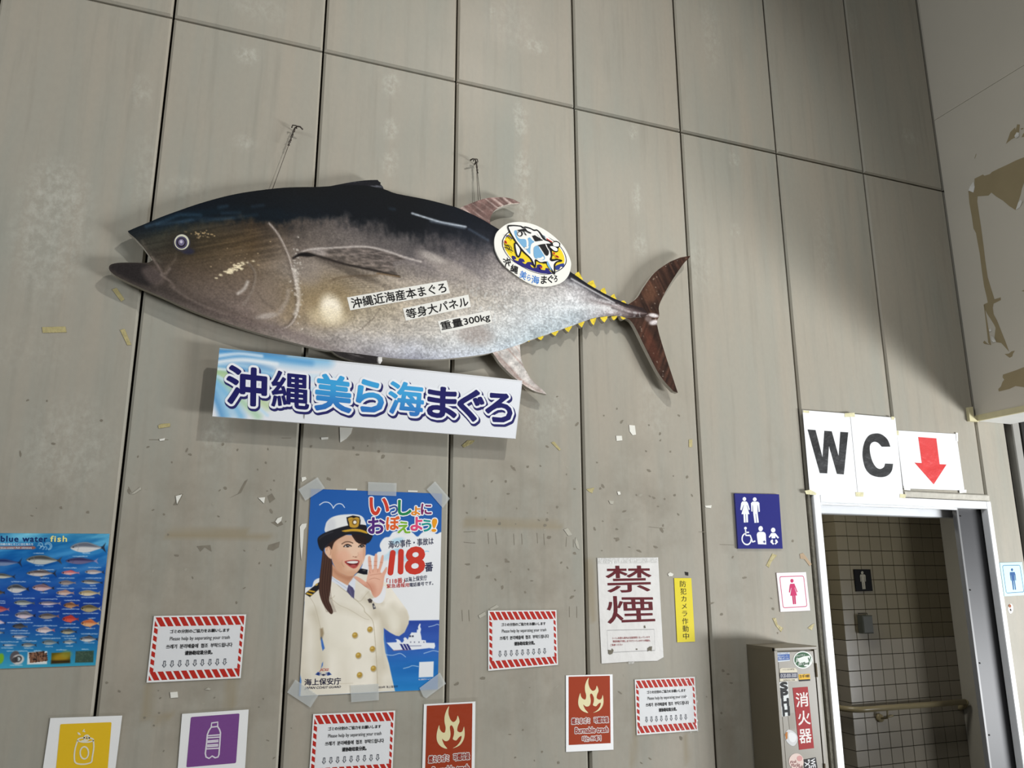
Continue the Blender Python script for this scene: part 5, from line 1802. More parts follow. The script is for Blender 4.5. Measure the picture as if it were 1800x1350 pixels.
flat_px(mb, cr(Co, 4, False) + cr(Ci, 4, False), .0176)
mb.build('lettering', [M_BLKI], t)
for a in (kw(450, 156, 524, 152, 526, 182, 450, 184), kw(800, 182, 824, 182, 824, 204, 802, 204), kw(530, 750, 592, 752, 590, 784, 534, 782), kw(866, 762, 914, 768, 906, 796, 864, 792)):
    tape(t, a, .0182, M_OLDT)
t = px_sheet('arrow_sheet', 'white sheet with a red arrow pointing down, taped right of the large C', 'sign', kw(840, 285, 1290, 312, 1352, 738, 892, 722), .005, .0015, M_CRUMP)
mb = MB()
flat_px(mb, kw(1003, 335, 1140, 345, 1165, 540, 1217, 542, 1120, 692, 975, 528, 1030, 531), .0056)
mb.build('arrow', [M_REDI], t)
tape(t, kw(828, 284, 856, 288, 856, 322, 834, 318), .0064, M_OLDT)
for a in (kw(894, 704, 944, 712, 944, 738, 898, 734), kw(1312, 734, 1366, 732, 1366, 754, 1316, 758), kw(1286, 302, 1302, 304, 1304, 368, 1292, 366)):
    tape(t, a, .0064, M_WT)

# ---------------------------------------------------------------- blue water fish poster
k7 = crop(0, 930, 9.0)
k9 = crop(0, 1050, 9.0)
fq = [(-118, 936.5), (192.8, 938.3), (167.8, 1169.4), (-152, 1181)]
FO = .003
t = px_sheet('fish_poster', 'blue poster of many fish species at the left edge of the photo', 'poster', fq, FO - .0002, .0012, M_PAPER)
P2, F2, U2, V2_ = grid_sheet(fq, FO, 0.0019)
P = Painter(P2, FO)
P.C = ramp(V2_, [(0, (80, 162, 200)), (.14, (44, 128, 192)), (.35, (32, 94, 172)), (.55, (22, 62, 150)), (.72, (26, 84, 158)), (.86, (36, 122, 178)), (1, (58, 160, 190))])
rp = np.clip(.62 - V2_, 0, 1)[:, None] * 1.5
Q = np.stack([P2[:, 0] * .95 + P2[:, 1] * .25, -P2[:, 0] * .25 + P2[:, 1] * .95], 1)
nn = (fbm(Q, 12, 46, 12) - .5)[:, None]
P.C += nn * rp * np.array([150, 150, 110])
P.C += (fbm(P2, 6, 6, 3)[:, None] - .5) * 26
P.C *= .98


def pfish(k, x, y, L_, H, back, belly, tail=None, ang=0.0, fork=1.0, fin=None):
    """one printed fish, head to the left"""
    ca, sa = math.cos(ang), math.sin(ang)
    T_ = lambda *p: k(*[v for i in range(0, len(p), 2) for v in (x + p[i] * L_ * ca - p[i + 1] * H * sa, y + p[i] * L_ * sa + p[i + 1] * H * ca)])
    body = cr(T_(-.5, .05, -.40, -.28, -.2, -.47, 0, -.48, .2, -.25, .34, -.07, .36, .06, .2, .25, 0, .45, -.2, .46, -.38, .3), 4)
    tl = tail or back
    P.fill(T_(.32, -.06, .40, -.12, .50, -.62 * fork, .455, -.05, .50, .62 * fork, .40, .14, .32, .06), tl, .95)
    if fin:
        P.fill(T_(-.15, -.40, -.02, -.74, .14, -.52, .24, -.22), fin, .9)
        P.fill(T_(-.1, .40, 0, .68, .06, .42), fin, .9)
    P.fill(body, belly, 1)
    P.fill(cr(T_(-.5, .02, -.40, -.28, -.2, -.47, 0, -.48, .2, -.25, .34, -.07, .34, 0, .1, -.05, -.2, -.08), 4), back, .92, 3)
    P.blob(T_(-.42, -.02)[0], 1.0, 1.0, (20, 20, 24), .8, .8)
    P.stroke(T_(-.30, -.3, -.27, 0, -.30, .3), .8, [c * .7 for c in belly], .6)


def plabel(k, x0, x1, y, c_=(214, 228, 240), a=.75):
    rs_ = np.random.RandomState(int(x0 * 7 + y))
    x = x0
    while x < x1:
        w = 8 + rs_.rand() * 14
        P.stroke(k(x, y + rs_.randn() * 2, min(x + w, x1), y + rs_.randn() * 2), 1.1, c_, a * (.6 + .4 * rs_.rand()), 1.0)
        x += w + 6


GR, SV, DK = (110, 114, 122), (214, 216, 220), (40, 44, 58)
for k, x, y, L_, H, bk, be, tl, ang, fk, fn in (
        (k7, 1395, 292, 560, 165, (92, 98, 112), (214, 214, 214), DK, 0, .75, None), (k7, 700, 492, 560, 150, (64, 66, 66), (190, 194, 190), (70, 66, 66), .02, .62, None),
        (k7, 1300, 505, 510, 105, (46, 44, 84), (110, 104, 140), (150, 140, 180), 0, .7, None), (k7, 90, 530, 520, 110, (24, 40, 92), (120, 140, 176), (36, 46, 72), 0, 1.1, None),
        (k7, 660, 700, 470, 95, (58, 48, 50), (204, 196, 192), DK, 0, 1.0, (60, 50, 50)), (k7, 1120, 692, 280, 62, (196, 80, 84), (226, 180, 180), (200, 130, 150), 0, .5, (190, 50, 50)),
        (k7, 1500, 680, 300, 70, (140, 122, 122), (210, 200, 196), DK, 0, .7, None), (k7, 60, 745, 370, 80, (40, 44, 50), (200, 196, 180), DK, .05, .7, None),
        (k7, 1070, 850, 270, 74, (104, 92, 92), (168, 156, 150), (150, 130, 130), 0, .4, None), (k7, 1460, 840, 340, 66, (48, 50, 60), (190, 186, 176), DK, .05, .4, None),
        (k7, 290, 945, 350, 140, (54, 58, 66), (206, 204, 204), DK, .02, .42, None), (k7, 690, 930, 350, 105, (112, 82, 90), (214, 186, 190), DK, .02, .4, (60, 60, 76)),
        (k7, 1035, 1010, 280, 76, (164, 122, 104), (216, 190, 180), (196, 150, 130), 0, .5, (170, 120, 100)), (k7, 1420, 1015, 340, 90, (150, 130, 92), (216, 200, 170), (190, 176, 140), 0, .6, None),
        (k9, 390, 88, 330, 80, (70, 76, 80), (190, 194, 186), (90, 96, 96), .02, .5, None), (k9, 790, 95, 350, 62, (44, 52, 80), (226, 204, 208), (190, 160, 150), 0, .7, None),
        (k9, 1130, 128, 240, 84, (104, 66, 46), (190, 140, 96), (176, 120, 80), 0, .4, (214, 160, 130)), (k9, 1440, 178, 320, 118, (86, 74, 52), (176, 160, 120), (196, 184, 150), 0, .5, None),
        (k9, 405, 285, 330, 110, (80, 82, 92), (214, 196, 206), (26, 30, 50), .02, .4, (70, 70, 80)), (k9, 775, 300, 330, 90, (66, 58, 58), (160, 150, 146), (150, 100, 96), -.02, .5, None),
        (k9, 1120, 345, 260, 100, (176, 52, 46), (216, 92, 76), (150, 60, 60), 0, .5, (186, 54, 46)), (k9, 1430, 412, 290, 108, (190, 92, 52), (226, 170, 120), (222, 196, 130), 0, .45, (206, 110, 70)),
        (k9, 320, 460, 240, 74, (44, 44, 50), (96, 94, 96), (110, 104, 90), .02, .5, (40, 40, 46)), (k9, 720, 520, 300, 86, (150, 132, 136), (226, 208, 206), (206, 110, 116), 0, .5, (210, 186, 190)),
        (k9, 1090, 545, 260, 76, (40, 46, 56), (186, 176, 146), DK, 0, .5, (40, 46, 56)), (k9, 325, 622, 270, 50, (60, 72, 110), (222, 222, 224), (60, 80, 110), 0, .5, None),
        (k9, 1410, 662, 290, 88, (52, 54, 62), (206, 206, 204), (40, 44, 60), 0, .5, (52, 54, 62)), (k9, 460, 755, 240, 66, (58, 66, 76), (180, 186, 184), DK, 0, .6, None),
        (k9, 800, 715, 270, 80, (66, 84, 96), (156, 168, 170), DK, 0, .6, None), (k9, 1105, 710, 220, 54, (74, 86, 96), (196, 204, 206), (60, 70, 90), 0, .6, (190, 196, 196)),
        (k9, 150, 757, 220, 34, (90, 120, 150), (222, 226, 232), (140, 160, 190), 0, .5, None), (k9, 20, 190, 260, 90, (150, 50, 56), (196, 110, 110), (190, 120, 130), 0, .5, None),
        (k9, 0, 395, 180, 60, (196, 160, 170), (224, 214, 220), (26, 30, 56), .15, .6, None), (k9, -20, 560, 180, 50, (90, 92, 96), (180, 184, 186), DK, 0, .5, None), (k7, -30, 1005, 220, 90, (60, 50, 40), (110, 96, 80), (50, 46, 40), 0, .4, None),
        (k7, -500, 420, 500, 160, GR, SV, DK, 0, .7, None), (k7, -480, 800, 400, 120, GR, SV, DK, 0, .6, None), (k9, -450, 120, 360, 110, (150, 70, 60), (220, 160, 140), DK, 0, .6, None), (k9, -420, 480, 360, 100, GR, SV, DK, 0, .6, None)):
    pfish(k, x, y, L_, H, bk, be, tl, ang, fk, fn)
for k, x0, x1, y in ((k7, 530, 690, 382), (k7, 1310, 1420, 382), (k7, 1155, 1380, 432), (k7, 560, 690, 576), (k7, 590, 850, 645), (k7, 1010, 1210, 615), (k7, 1400, 1600, 608), (k7, 640, 770, 775), (k7, 930, 1175, 775),
                     (k7, 1360, 1600, 775), (k7, 180, 405, 833), (k7, 570, 800, 830), (k7, 970, 1080, 900), (k7, 1430, 1510, 895), (k7, 900, 1170, 940), (k7, 1300, 1530, 938), (k7, 215, 340, 1035), (k7, 640, 750, 1008),
                     (k7, 890, 1140, 1066), (k7, 1290, 1490, 1080), (k9, 220, 545, 15), (k9, 650, 910, 28), (k9, 1020, 1260, 48), (k9, 1320, 1570, 95), (k9, 320, 420, 142), (k9, 690, 840, 145), (k9, 980, 1250, 186),
                     (k9, 1310, 1560, 252), (k9, 295, 505, 210), (k9, 610, 940, 228), (k9, 995, 1270, 258), (k9, 1395, 1505, 330), (k9, 270, 480, 352), (k9, 700, 820, 365), (k9, 1020, 1190, 420), (k9, 1360, 1500, 492),
                     (k9, 120, 515, 400), (k9, 525, 900, 450), (k9, 950, 1250, 478), (k9, 165, 435, 528), (k9, 175, 470, 568), (k9, 565, 830, 590), (k9, 980, 1170, 612), (k9, 1285, 1540, 578), (k9, 265, 400, 660),
                     (k9, 665, 950, 648), (k9, 1020, 1200, 652), (k9, 1330, 1490, 720), (k9, 350, 580, 692), (k9, 10, 290, 705), (k9, 720, 830, 780), (k9, 1045, 1150, 772), (k9, 25, 205, 802), (k9, 385, 520, 805),
                     (k9, 110, 440, 850), (k9, 540, 650, 845), (k9, 895, 1055, 832), (k9, 1295, 1400, 822), (k9, 160, 350, 1075), (k9, 0, 80, 60), (k9, 0, 80, 90), (k9, 0, 130, 278), (k9, 0, 70, 500)):
    plabel(k, x0, x1, y)
# pictures along the bottom
P.fill(k9(440, 868, 748, 852, 742, 1054, 428, 1062), (224, 226, 222), 1)
rs = np.random.RandomState(2)
for r in range(5):
    for c_ in range(16):
        x, y = 470 + c_ * 17 + r * 4, 890 + r * 32 - c_ * 2 + (c_ % 3) * 3
        if abs(x - 600) / 150 + abs(y - 950) / 120 < 1.4:
            P.blob(k9(x, y)[0], 1.4, 1.5, ((96, 62, 46), (52, 36, 30), (140, 100, 76))[rs.randint(3)], .95, .6)
P.fill(k9(815, 880, 1112, 866, 1108, 1036, 808, 1050), (92, 84, 24), 1)
P.blob(k9(960, 960)[0], 10, 6, (176, 140, 36), .8)
P.fill(k9(812, 1000, 1108, 990, 1108, 1036, 808, 1050), (44, 34, 20), .9, 3)
P.blob(k9(1050, 900)[0], 7, 5, (150, 150, 60), .6)
P.fill(k9(1198, 852, 1484, 842, 1474, 1028, 1186, 1034), (56, 78, 66), 1)
for i in range(60):
    x, y = 1205 + rs.rand() * 260, 860 + rs.rand() * 165
    P.stroke(k9(x, y, x + 22 * rs.randn(), y + 14 * rs.randn()), .8, (86, 108, 90), .5)
P.blob(k9(235, 940)[0], 6, 8, (92, 86, 90), 1, .3)
P.blob(k9(285, 985)[0], 7.5, 7, (206, 204, 200), 1, .3)
P.blob(k9(290, 975)[0], 4.5, 4.5, (70, 70, 74), 1, .4)
P.blob(k9(290, 978)[0], 2.6, 2.6, (190, 200, 200), 1, .4)
P.blob(k9(235, 990)[0], 4, 4, (60, 56, 58), .9, .5)
P.blob(k9(10, 970)[0], 4, 7, (120, 176, 50), 1, .5)
# banner and wave mark
P.fill(k7(-200, 276, 540, 272, 572, 296, 535, 318, -200, 318), (164, 100, 84), .95)
for cx, cy_c, r in ((620, 280, 28), (670, 295, 26), (720, 300, 22), (760, 270, 58), (755, 275, 42), (640, 250, 34)):
    P.stroke([k7(cx + r * math.cos(a), cy_c + r * math.sin(a))[0] for a in np.linspace(-2.6, 1.4, 14)], .9, (190, 222, 236), .85)
so = obj('printed_face', [(p[0], D - FO, p[1]) for p in P2], F2, [vcol_mat('poster_print', rough=0.28, grain=0.02, coat=0.2)], t)
setcol(so, P.C)
mb = MB()
text_quad(mb, 'blue water', k7(18, 108, 750, 108, 746, 200, 14, 200), FO + .0006, 0, off=.035, spacing=1.15)
mb.build('lettering', [ink((18, 44, 104))], t, label='navy title')
mb = MB()
text_quad(mb, 'fish', k7(800, 108, 1060, 108, 1056, 200, 796, 200), FO + .0006, 0, off=.035, spacing=1.15)
mb.build('lettering', [ink((236, 226, 140))], t, label='pale yellow title word')
mb = MB()
text_quad(mb, '沖縄の海とそこに住む魚たち', k7(0, 222, 524, 222, 524, 258, 0, 258), FO + .0006, 0, off=.02)
text_quad(mb, 'blue-water-fish okinawa', k7(10, 284, 502, 282, 502, 310, 10, 310), FO + .0006, 0, off=.02)
mb.build('lettering', [ink((216, 234, 244))], t, label='small white subtitle')

# ---------------------------------------------------------------- coast guard poster
c5 = crop(490, 830, 5.294)
c6 = crop(490, 1030, 5.294)
wq = c5(300, 155, 1520, 200) + c6(1480, 962, 188, 1026)
WO = .003
t = px_sheet('coast_guard_poster', 'large poster of a smiling woman in white naval uniform and cap, taped up', 'poster', wq, WO - .0002, .0012, M_PAPER)
P2, F2, U2, V2_ = grid_sheet(wq, WO, 0.00165)
P = Painter(P2, WO)
P.C = ramp(V2_, [(0, (36, 92, 168)), (.3, (44, 100, 174)), (.55, (66, 118, 192)), (1, (90, 140, 200))])
# clouds
CL = (236, 237, 238)
P.fill(cr(c5(1530, 556, 1500, 560, 1470, 575, 1440, 560, 1380, 540, 1330, 565, 1290, 600, 1240, 560, 1180, 555, 1120, 545, 1060, 560, 1030, 600, 985, 610, 950, 650, 940, 690, 955, 735, 920, 745, 895, 780, 830, 765, 790, 800, 780, 860), 4, False)
       + c5(740, 960, 900, 1340) + c6(960, 330, 1520, 318), CL, 1, 1.4)
P.fill(cr(c5(240, 1085, 280, 1070, 310, 1065, 330, 1010, 380, 985, 430, 1000, 440, 1200, 230, 1200), 4), CL, 1, 1.4)
for c_, a in (((1100, 640), .6), ((1085, 740), .7), ((1190, 800), .5), ((1010, 790), .4)):
    P.blob(c5(*c_)[0], 12, 5, (150, 205, 230), a, 1, .3)
P.stroke(cr(c5(1350, 750, 1370, 735, 1395, 738), 4, False), 1.6, (150, 205, 230), .9)
# sea
sea = c6(968, 326, 1500, 318, 1490, 980, 1060, 990)
mk = P.mask(sea, 1.2)
zc = WW(c6(1200, 320, 1200, 980), WO)[:, 1]
sc_ = ramp(np.clip((zc[0] - P2[:, 1]) / (zc[0] - zc[1]), 0, 1), [(0, (46, 74, 160)), (.35, (52, 92, 176)), (.6, (36, 108, 184)), (1, (42, 132, 200))])
P.C = P.C * (1 - mk[:, None]) + sc_ * mk[:, None]
P.C += (mk * (fbm(P2, 8, 40, 4) - .5) * 18)[:, None]
for pts in (c6(1395, 380, 1440, 370, 1475, 357, 1500, 368), c6(1350, 628, 1400, 612, 1440, 602, 1490, 612), c6(1000, 640, 1060, 645, 1130, 628, 1180, 660), c6(1160, 768, 1210, 755, 1245, 742, 1300, 750)):
    P.stroke(cr(pts, 5, False), 1.2, (190, 214, 236), .8)
# bird
P.stroke(cr(c5(380, 305, 420, 280, 465, 283, 495, 310, 507, 335), 5, False), 1.3, (240, 242, 246), 1)
P.stroke(cr(c5(507, 335, 530, 305, 560, 293, 590, 300, 612, 328), 5, False), 1.3, (240, 242, 246), 1)
# ship
SHP = (234, 236, 240)
P.fill(c6(1003, 528, 1090, 524, 1450, 530, 1456, 560, 1446, 584, 1400, 578, 1330, 586, 1230, 596, 1150, 594, 1072, 602, 1040, 568), SHP)
P.fill(c6(1150, 535, 1165, 505, 1160, 490, 1172, 478, 1186, 482, 1200, 500, 1218, 460, 1236, 432, 1284, 434, 1286, 408, 1298, 404, 1296, 380, 1310, 352, 1320, 352, 1316, 380, 1324, 400, 1318, 432, 1326, 470, 1330, 502,
             1368, 506, 1372, 535), SHP)
P.fill(c6(1095, 530, 1098, 508, 1086, 498, 1100, 494, 1118, 500, 1134, 514, 1138, 530), SHP)
for x in (1214, 1238):
    P.fill(c6(x, 462, x + 16, 460, x + 18, 474, x, 476), (40, 44, 66))
for x in (1222, 1258, 1300, 1345):
    P.fill(c6(x, 518, x + 10, 516, x + 11, 528, x, 529), (86, 90, 110), .8)
for x in (1126, 1156, 1184):
    P.fill(c6(x, 540, x + 20, 540, x + 50, 594, x + 30, 596), (40, 44, 120))
P.stroke(c6(1216, 558, 1324, 556), .9, (50, 60, 110), .8)
P.stroke(c6(1060, 600, 1200, 595), .8, (150, 80, 80), .7)
P.fill(c6(1308, 708, 1442, 702, 1438, 846, 1302, 852), (232, 234, 236), 1)          # plain card where a code square was printed
# ---- the woman
SK, SK2, SK3 = (232, 190, 160), (212, 160, 128), (176, 118, 90)
JK, JK2, JK3 = (236, 229, 213), (214, 205, 184), (190, 178, 152)
jacket = c5(480, 965, 440, 1010, 370, 1055, 300, 1100, 245, 1135, 232, 1300) + c6(220, 380, 205, 560, 193, 700, 190, 790, 212, 880, 200, 1026, 1082, 980, 1050, 840, 1024, 720, 992, 620, 976, 500, 976, 390, 990, 400, 1040, 436, 1090, 462, 1120, 466,
                                                                                                            1170, 430, 1208, 350, 1214, 290, 1196, 230, 1140, 150, 1066, 50) + c5(1050, 1080, 1010, 1035, 960, 1010, 830, 930, 740, 930, 690, 980, 660, 1030)
P.fill(jacket, JK, 1, 1.4)
jm = P.mask(jacket, 1.4)
P.C += (jm * (fbm(P2, 14, 9, 30) - .5) * 26)[:, None] * np.array([1, 1, 1.1])
for pts, w, a in ((c5(480, 1240, 660, 1290) + c6(860, 300), 10, .3), (c6(330, 260, 380, 400, 390, 560, 400, 760), 14, .55), (c6(230, 400, 210, 700, 240, 900), 12, .35), (c6(940, 260, 970, 380, 960, 560, 980, 760), 14, .5),
                  (c6(1060, 200, 1130, 300, 1150, 420), 12, .45), (c6(1180, 250, 1200, 330, 1150, 440, 1090, 460), 12, .45), (c6(1000, 280, 1010, 400), 12, .5), (c6(920, 700, 935, 960), 10, .4),
                  (c5(800, 1180, 870, 1240, 900, 1320), 10, .5), (c5(830, 1120, 900, 1190, 960, 1220), 6, .5), (c6(600, 720, 630, 880), 16, .2), (c6(420, 480, 520, 560, 620, 600), 14, .2)):
    P.stroke(cr(pts, 5, False), w, JK3, a, w * 1.2, jm)
P.blob(c6(560, 480)[0], 34, 40, (236, 230, 212), .5, 1, 0, jm)
P.blob(c6(1060, 300)[0], 12, 20, (234, 228, 210), .5, 1, .4, jm)
# lapels and seams
for pts, w, c_, a in ((c5(488, 985, 560, 1060, 640, 1120, 720, 1190, 790, 1260) + c6(800, 240, 850, 290, 880, 345, 896, 500, 910, 700, 922, 980), 1.1, JK3, .9), (c5(470, 1180, 500, 1170, 520, 1150), .9, JK3, .8),
                      (c5(476, 1165, 560, 1235, 660, 1280) + c6(790, 300, 840, 312), .8, JK3, .7), (c5(700, 1180, 760, 1200, 810, 1140, 840, 1110), .9, JK3, .7), (c5(290, 1165, 330, 1230, 360, 1330) + c6(390, 400), .8, JK3, .7),
                      (c6(560, 910, 690, 905), .8, JK3, .6)):
    P.stroke(cr(pts, 4, False), w, c_, a)
P.fill(c6(388, 480, 400, 470, 428, 580, 408, 604, 398, 560), (60, 110, 190), .95)
P.fill(c6(392, 770, 402, 720, 412, 706, 410, 740), (60, 110, 190), .95)
P.fill(c6(384, 400, 410, 390, 420, 440, 404, 490, 388, 500), (120, 94, 56), .6, 3)
for bx, by in ((848, 403), (871, 585), (880, 767), (708, 457), (740, 645), (752, 827)):
    P.blob(c6(bx + 3, by + 6)[0], 5.0, 5.0, (150, 132, 96), .6, .5)
    P.blob(c6(bx, by)[0], 4.3, 4.3, (186, 150, 66), 1, .3)
    P.blob(c6(bx - 4, by - 4)[0], 2.0, 2.0, (222, 192, 110), .8, .8)
    P.stroke(c6(bx - 8, by + 6, bx + 8, by + 6), .8, (120, 92, 40), .7)
# shirt, tie
P.fill(c5(486, 955, 540, 1000, 640, 1055, 690, 965, 716, 1000, 706, 1120, 700, 1180, 640, 1115, 560, 1055, 478, 1005), (226, 230, 238), 1)
P.stroke(c5(500, 985, 560, 1030, 640, 1085), 1, (176, 184, 200), .7)
P.fill(c5(650, 1045, 690, 1075, 705, 1105, 700, 1178, 668, 1150, 632, 1108), (84, 80, 116), 1)
P.stroke(c5(652, 1060, 680, 1160), 2.0, (112, 108, 146), .6, 2)
# neck
P.fill(cr(c5(488, 850, 540, 900, 620, 955, 700, 955, 688, 985, 652, 1035, 640, 1052, 590, 1025, 520, 985, 490, 950), 3), SK2, 1)
P.fill(cr(c5(500, 890, 560, 940, 640, 968, 700, 955, 660, 1010, 600, 990, 530, 950), 3), SK3, .55, 5)
# epaulettes
P.fill(c5(242, 1132, 300, 1082, 382, 1018, 388, 1030, 374, 1090, 290, 1162), (30, 30, 36), 1)
for a in (c5(272, 1108, 284, 1096, 340, 1108, 330, 1120), c5(252, 1132, 264, 1118, 318, 1136, 306, 1148)):
    P.fill(a, (210, 168, 60), 1)
P.blob(c5(352, 1046)[0], 2.6, 1.6, (206, 170, 80), .9, .6, .6)
P.fill(c5(718, 940, 740, 905, 770, 896, 828, 908, 824, 952, 790, 952, 740, 938), (26, 26, 34), 1)
P.blob(c5(795, 915)[0], 3, 1, (120, 120, 110), .6)
# long hair
P.fill(cr(c5(412, 720, 440, 770, 490, 810, 498, 900, 492, 1000, 478, 1120, 468, 1190, 490, 1250, 505, 1300, 488, 1322, 455, 1290, 420, 1240, 392, 1180, 374, 1100, 378, 1000, 392, 880, 402, 790), 4), (74, 50, 42), 1)
for i in range(9):
    x = 395 + i * 11
    P.stroke(cr(c5(x + 25, 770, x + 8, 930, x - 2, 1080, x + 15, 1200, x + 50, 1300), 4, False), .8, ((112, 80, 66), (48, 32, 28))[i % 2], .5)
# head
face = cr(c5(505, 650, 560, 600, 640, 585, 720, 600, 800, 660, 808, 710, 806, 770, 790, 830, 765, 880, 735, 925, 690, 962, 640, 962, 580, 935, 530, 890, 500, 830, 488, 750), 4)
P.fill(cr(c5(430, 745, 432, 700, 455, 682, 482, 690, 500, 730, 502, 780, 488, 806, 462, 792, 445, 770), 4), SK, 1)
P.stroke(cr(c5(446, 730, 452, 704, 472, 704, 484, 735, 478, 770), 4, False), 1.2, SK3, .7, 1.4)
P.fill(face, SK, 1)
fm = P.mask(face, 1.2)
P.blob(c5(520, 860)[0], 14, 26, SK2, .8, 1, .5, fm)
P.blob(c5(500, 720)[0], 8, 22, SK2, .6, 1, 0, fm)
P.blob(c5(690, 955)[0], 18, 7, SK2, .6, 1, 0, fm)
P.blob(c5(640, 620)[0], 30, 7, (206, 160, 132), .5, 1, 0, fm)
P.blob(c5(700, 720)[0], 12, 14, (242, 208, 182), .7, 1, 0, fm)
P.blob(c5(600, 780)[0], 12, 9, (236, 176, 150), .5, 1, 0, fm)
P.blob(c5(775, 780)[0], 6, 8, (232, 172, 148), .5, 1, 0, fm)
P.blob(c5(800, 720)[0], 3, 16, SK2, .6, 1, 0, fm)
# brows, eyes
P.stroke(cr(c5(588, 668, 620, 650, 655, 648, 688, 660), 4, False), 1.7, (84, 58, 46), .85)
P.stroke(cr(c5(745, 662, 772, 656, 795, 664), 4, False), 1.6, (84, 58, 46), .85)
for cx, cy_c, w in ((640, 688, 32), (770, 690, 24)):
    P.fill(cr(c5(cx - w, cy_c + 6, cx - w * .4, cy_c - 11, cx + w * .3, cy_c - 11, cx + w, cy_c + 2, cx + w * .3, cy_c + 9, cx - w * .4, cy_c + 10), 3), (240, 236, 232), 1, .8)
    P.blob(c5(cx + 2, cy_c - 1)[0], 2.7, 2.3, (44, 30, 26), 1, .4)
    P.blob(c5(cx + 5, cy_c - 4)[0], .7, .7, (240, 240, 240), .9, .4)
    P.stroke(cr(c5(cx - w - 3, cy_c + 5, cx - w * .4, cy_c - 13, cx + w * .3, cy_c - 13, cx + w + 3, cy_c), 4, False), 1.7, (34, 24, 22), 1)
    P.stroke(cr(c5(cx - w, cy_c + 7, cx, cy_c + 11, cx + w, cy_c + 3), 4, False), .7, (90, 64, 54), .6)
    P.stroke(cr(c5(cx - w, cy_c - 12, cx, cy_c - 24, cx + w, cy_c - 12), 4, False), .7, SK3, .5)
# nose, mouth
P.stroke(cr(c5(738, 750, 741, 770, 728, 786), 4, False), 1.2, SK3, .25, 2.2)
P.blob(c5(716, 790)[0], 2.2, .9, (150, 92, 74), .8)
P.blob(c5(694, 786)[0], 1.3, .8, (160, 100, 80), .7)
P.fill(cr(c5(612, 832, 650, 820, 690, 816, 730, 816, 752, 826, 744, 860, 722, 888, 694, 896, 660, 880, 632, 858), 4), (190, 84, 78), 1)
P.fill(cr(c5(622, 836, 660, 828, 700, 824, 742, 830, 734, 858, 716, 878, 692, 884, 662, 868, 640, 852), 4), (110, 34, 36), 1)
P.fill(cr(c5(630, 837, 660, 829, 700, 826, 738, 831, 730, 844, 700, 850, 662, 848), 4), (240, 236, 230), 1, .8)
P.blob(c5(695, 872)[0], 5, 2, (206, 100, 96), .8)
P.stroke(cr(c5(590, 820, 588, 850, 606, 880), 4, False), .9, SK3, .45, 1.4)
P.stroke(cr(c5(764, 820, 768, 846, 760, 868), 4, False), .8, SK3, .45, 1.2)
# fringe
P.fill(cr(c5(430, 705, 470, 655, 520, 620, 580, 590, 640, 575, 610, 592, 560, 618, 520, 650, 502, 690, 492, 720, 470, 690), 4), (52, 36, 32), 1)
P.fill(cr(c5(680, 575, 700, 620, 726, 652, 770, 668, 815, 672, 826, 600, 760, 570), 4), (40, 28, 28), 1)
P.stroke(cr(c5(700, 600, 730, 640, 790, 660), 4, False), .9, (86, 62, 54), .6)
# cap
P.fill(cr(c5(436, 560, 436, 490, 455, 452, 495, 420, 560, 400, 650, 392, 735, 396, 780, 415, 800, 450, 808, 500, 700, 520, 560, 545), 4), (232, 232, 230), 1)
P.blob(c5(486, 505)[0], 8, 14, (196, 198, 204), .5, 1, 0, P.mask(cr(c5(436, 560, 436, 490, 455, 452, 495, 420, 560, 400, 650, 392, 735, 396, 780, 415, 800, 450, 808, 500, 700, 520, 560, 545), 4)))
P.fill(cr(c5(360, 640, 372, 600, 430, 562, 520, 530, 600, 506, 690, 490, 806, 492, 822, 540, 850, 570, 876, 582, 858, 634, 824, 662, 812, 610, 760, 582, 690, 578, 620, 584, 540, 616, 470, 660, 430, 700, 412, 736, 380, 712), 3), (30, 30, 36), 1)
P.stroke(cr(c5(376, 622, 420, 588, 500, 556), 4, False), 2, (70, 70, 78), .5, 2)
P.fill(cr(c5(588, 545, 680, 528, 760, 532, 822, 556, 822, 572, 760, 556, 690, 550, 620, 556), 3), (206, 160, 50), 1)
P.fill(c5(630, 420, 690, 402, 752, 414, 762, 450, 756, 502, 704, 526, 650, 510, 636, 460), (24, 24, 30), 1)
P.fill(cr(c5(644, 432, 676, 420, 698, 428, 722, 418, 750, 430, 748, 470, 738, 506, 704, 518, 662, 508, 654, 470), 3), (196, 152, 56), 1)
P.blob(c5(706, 466)[0], 4.2, 4.6, (90, 66, 36), .9, .5)
P.blob(c5(708, 466)[0], 2.8, 2.8, (240, 232, 216), 1, .4)
P.stroke(c5(660, 448, 690, 440, 720, 440, 744, 446), .8, (110, 84, 36), .7)
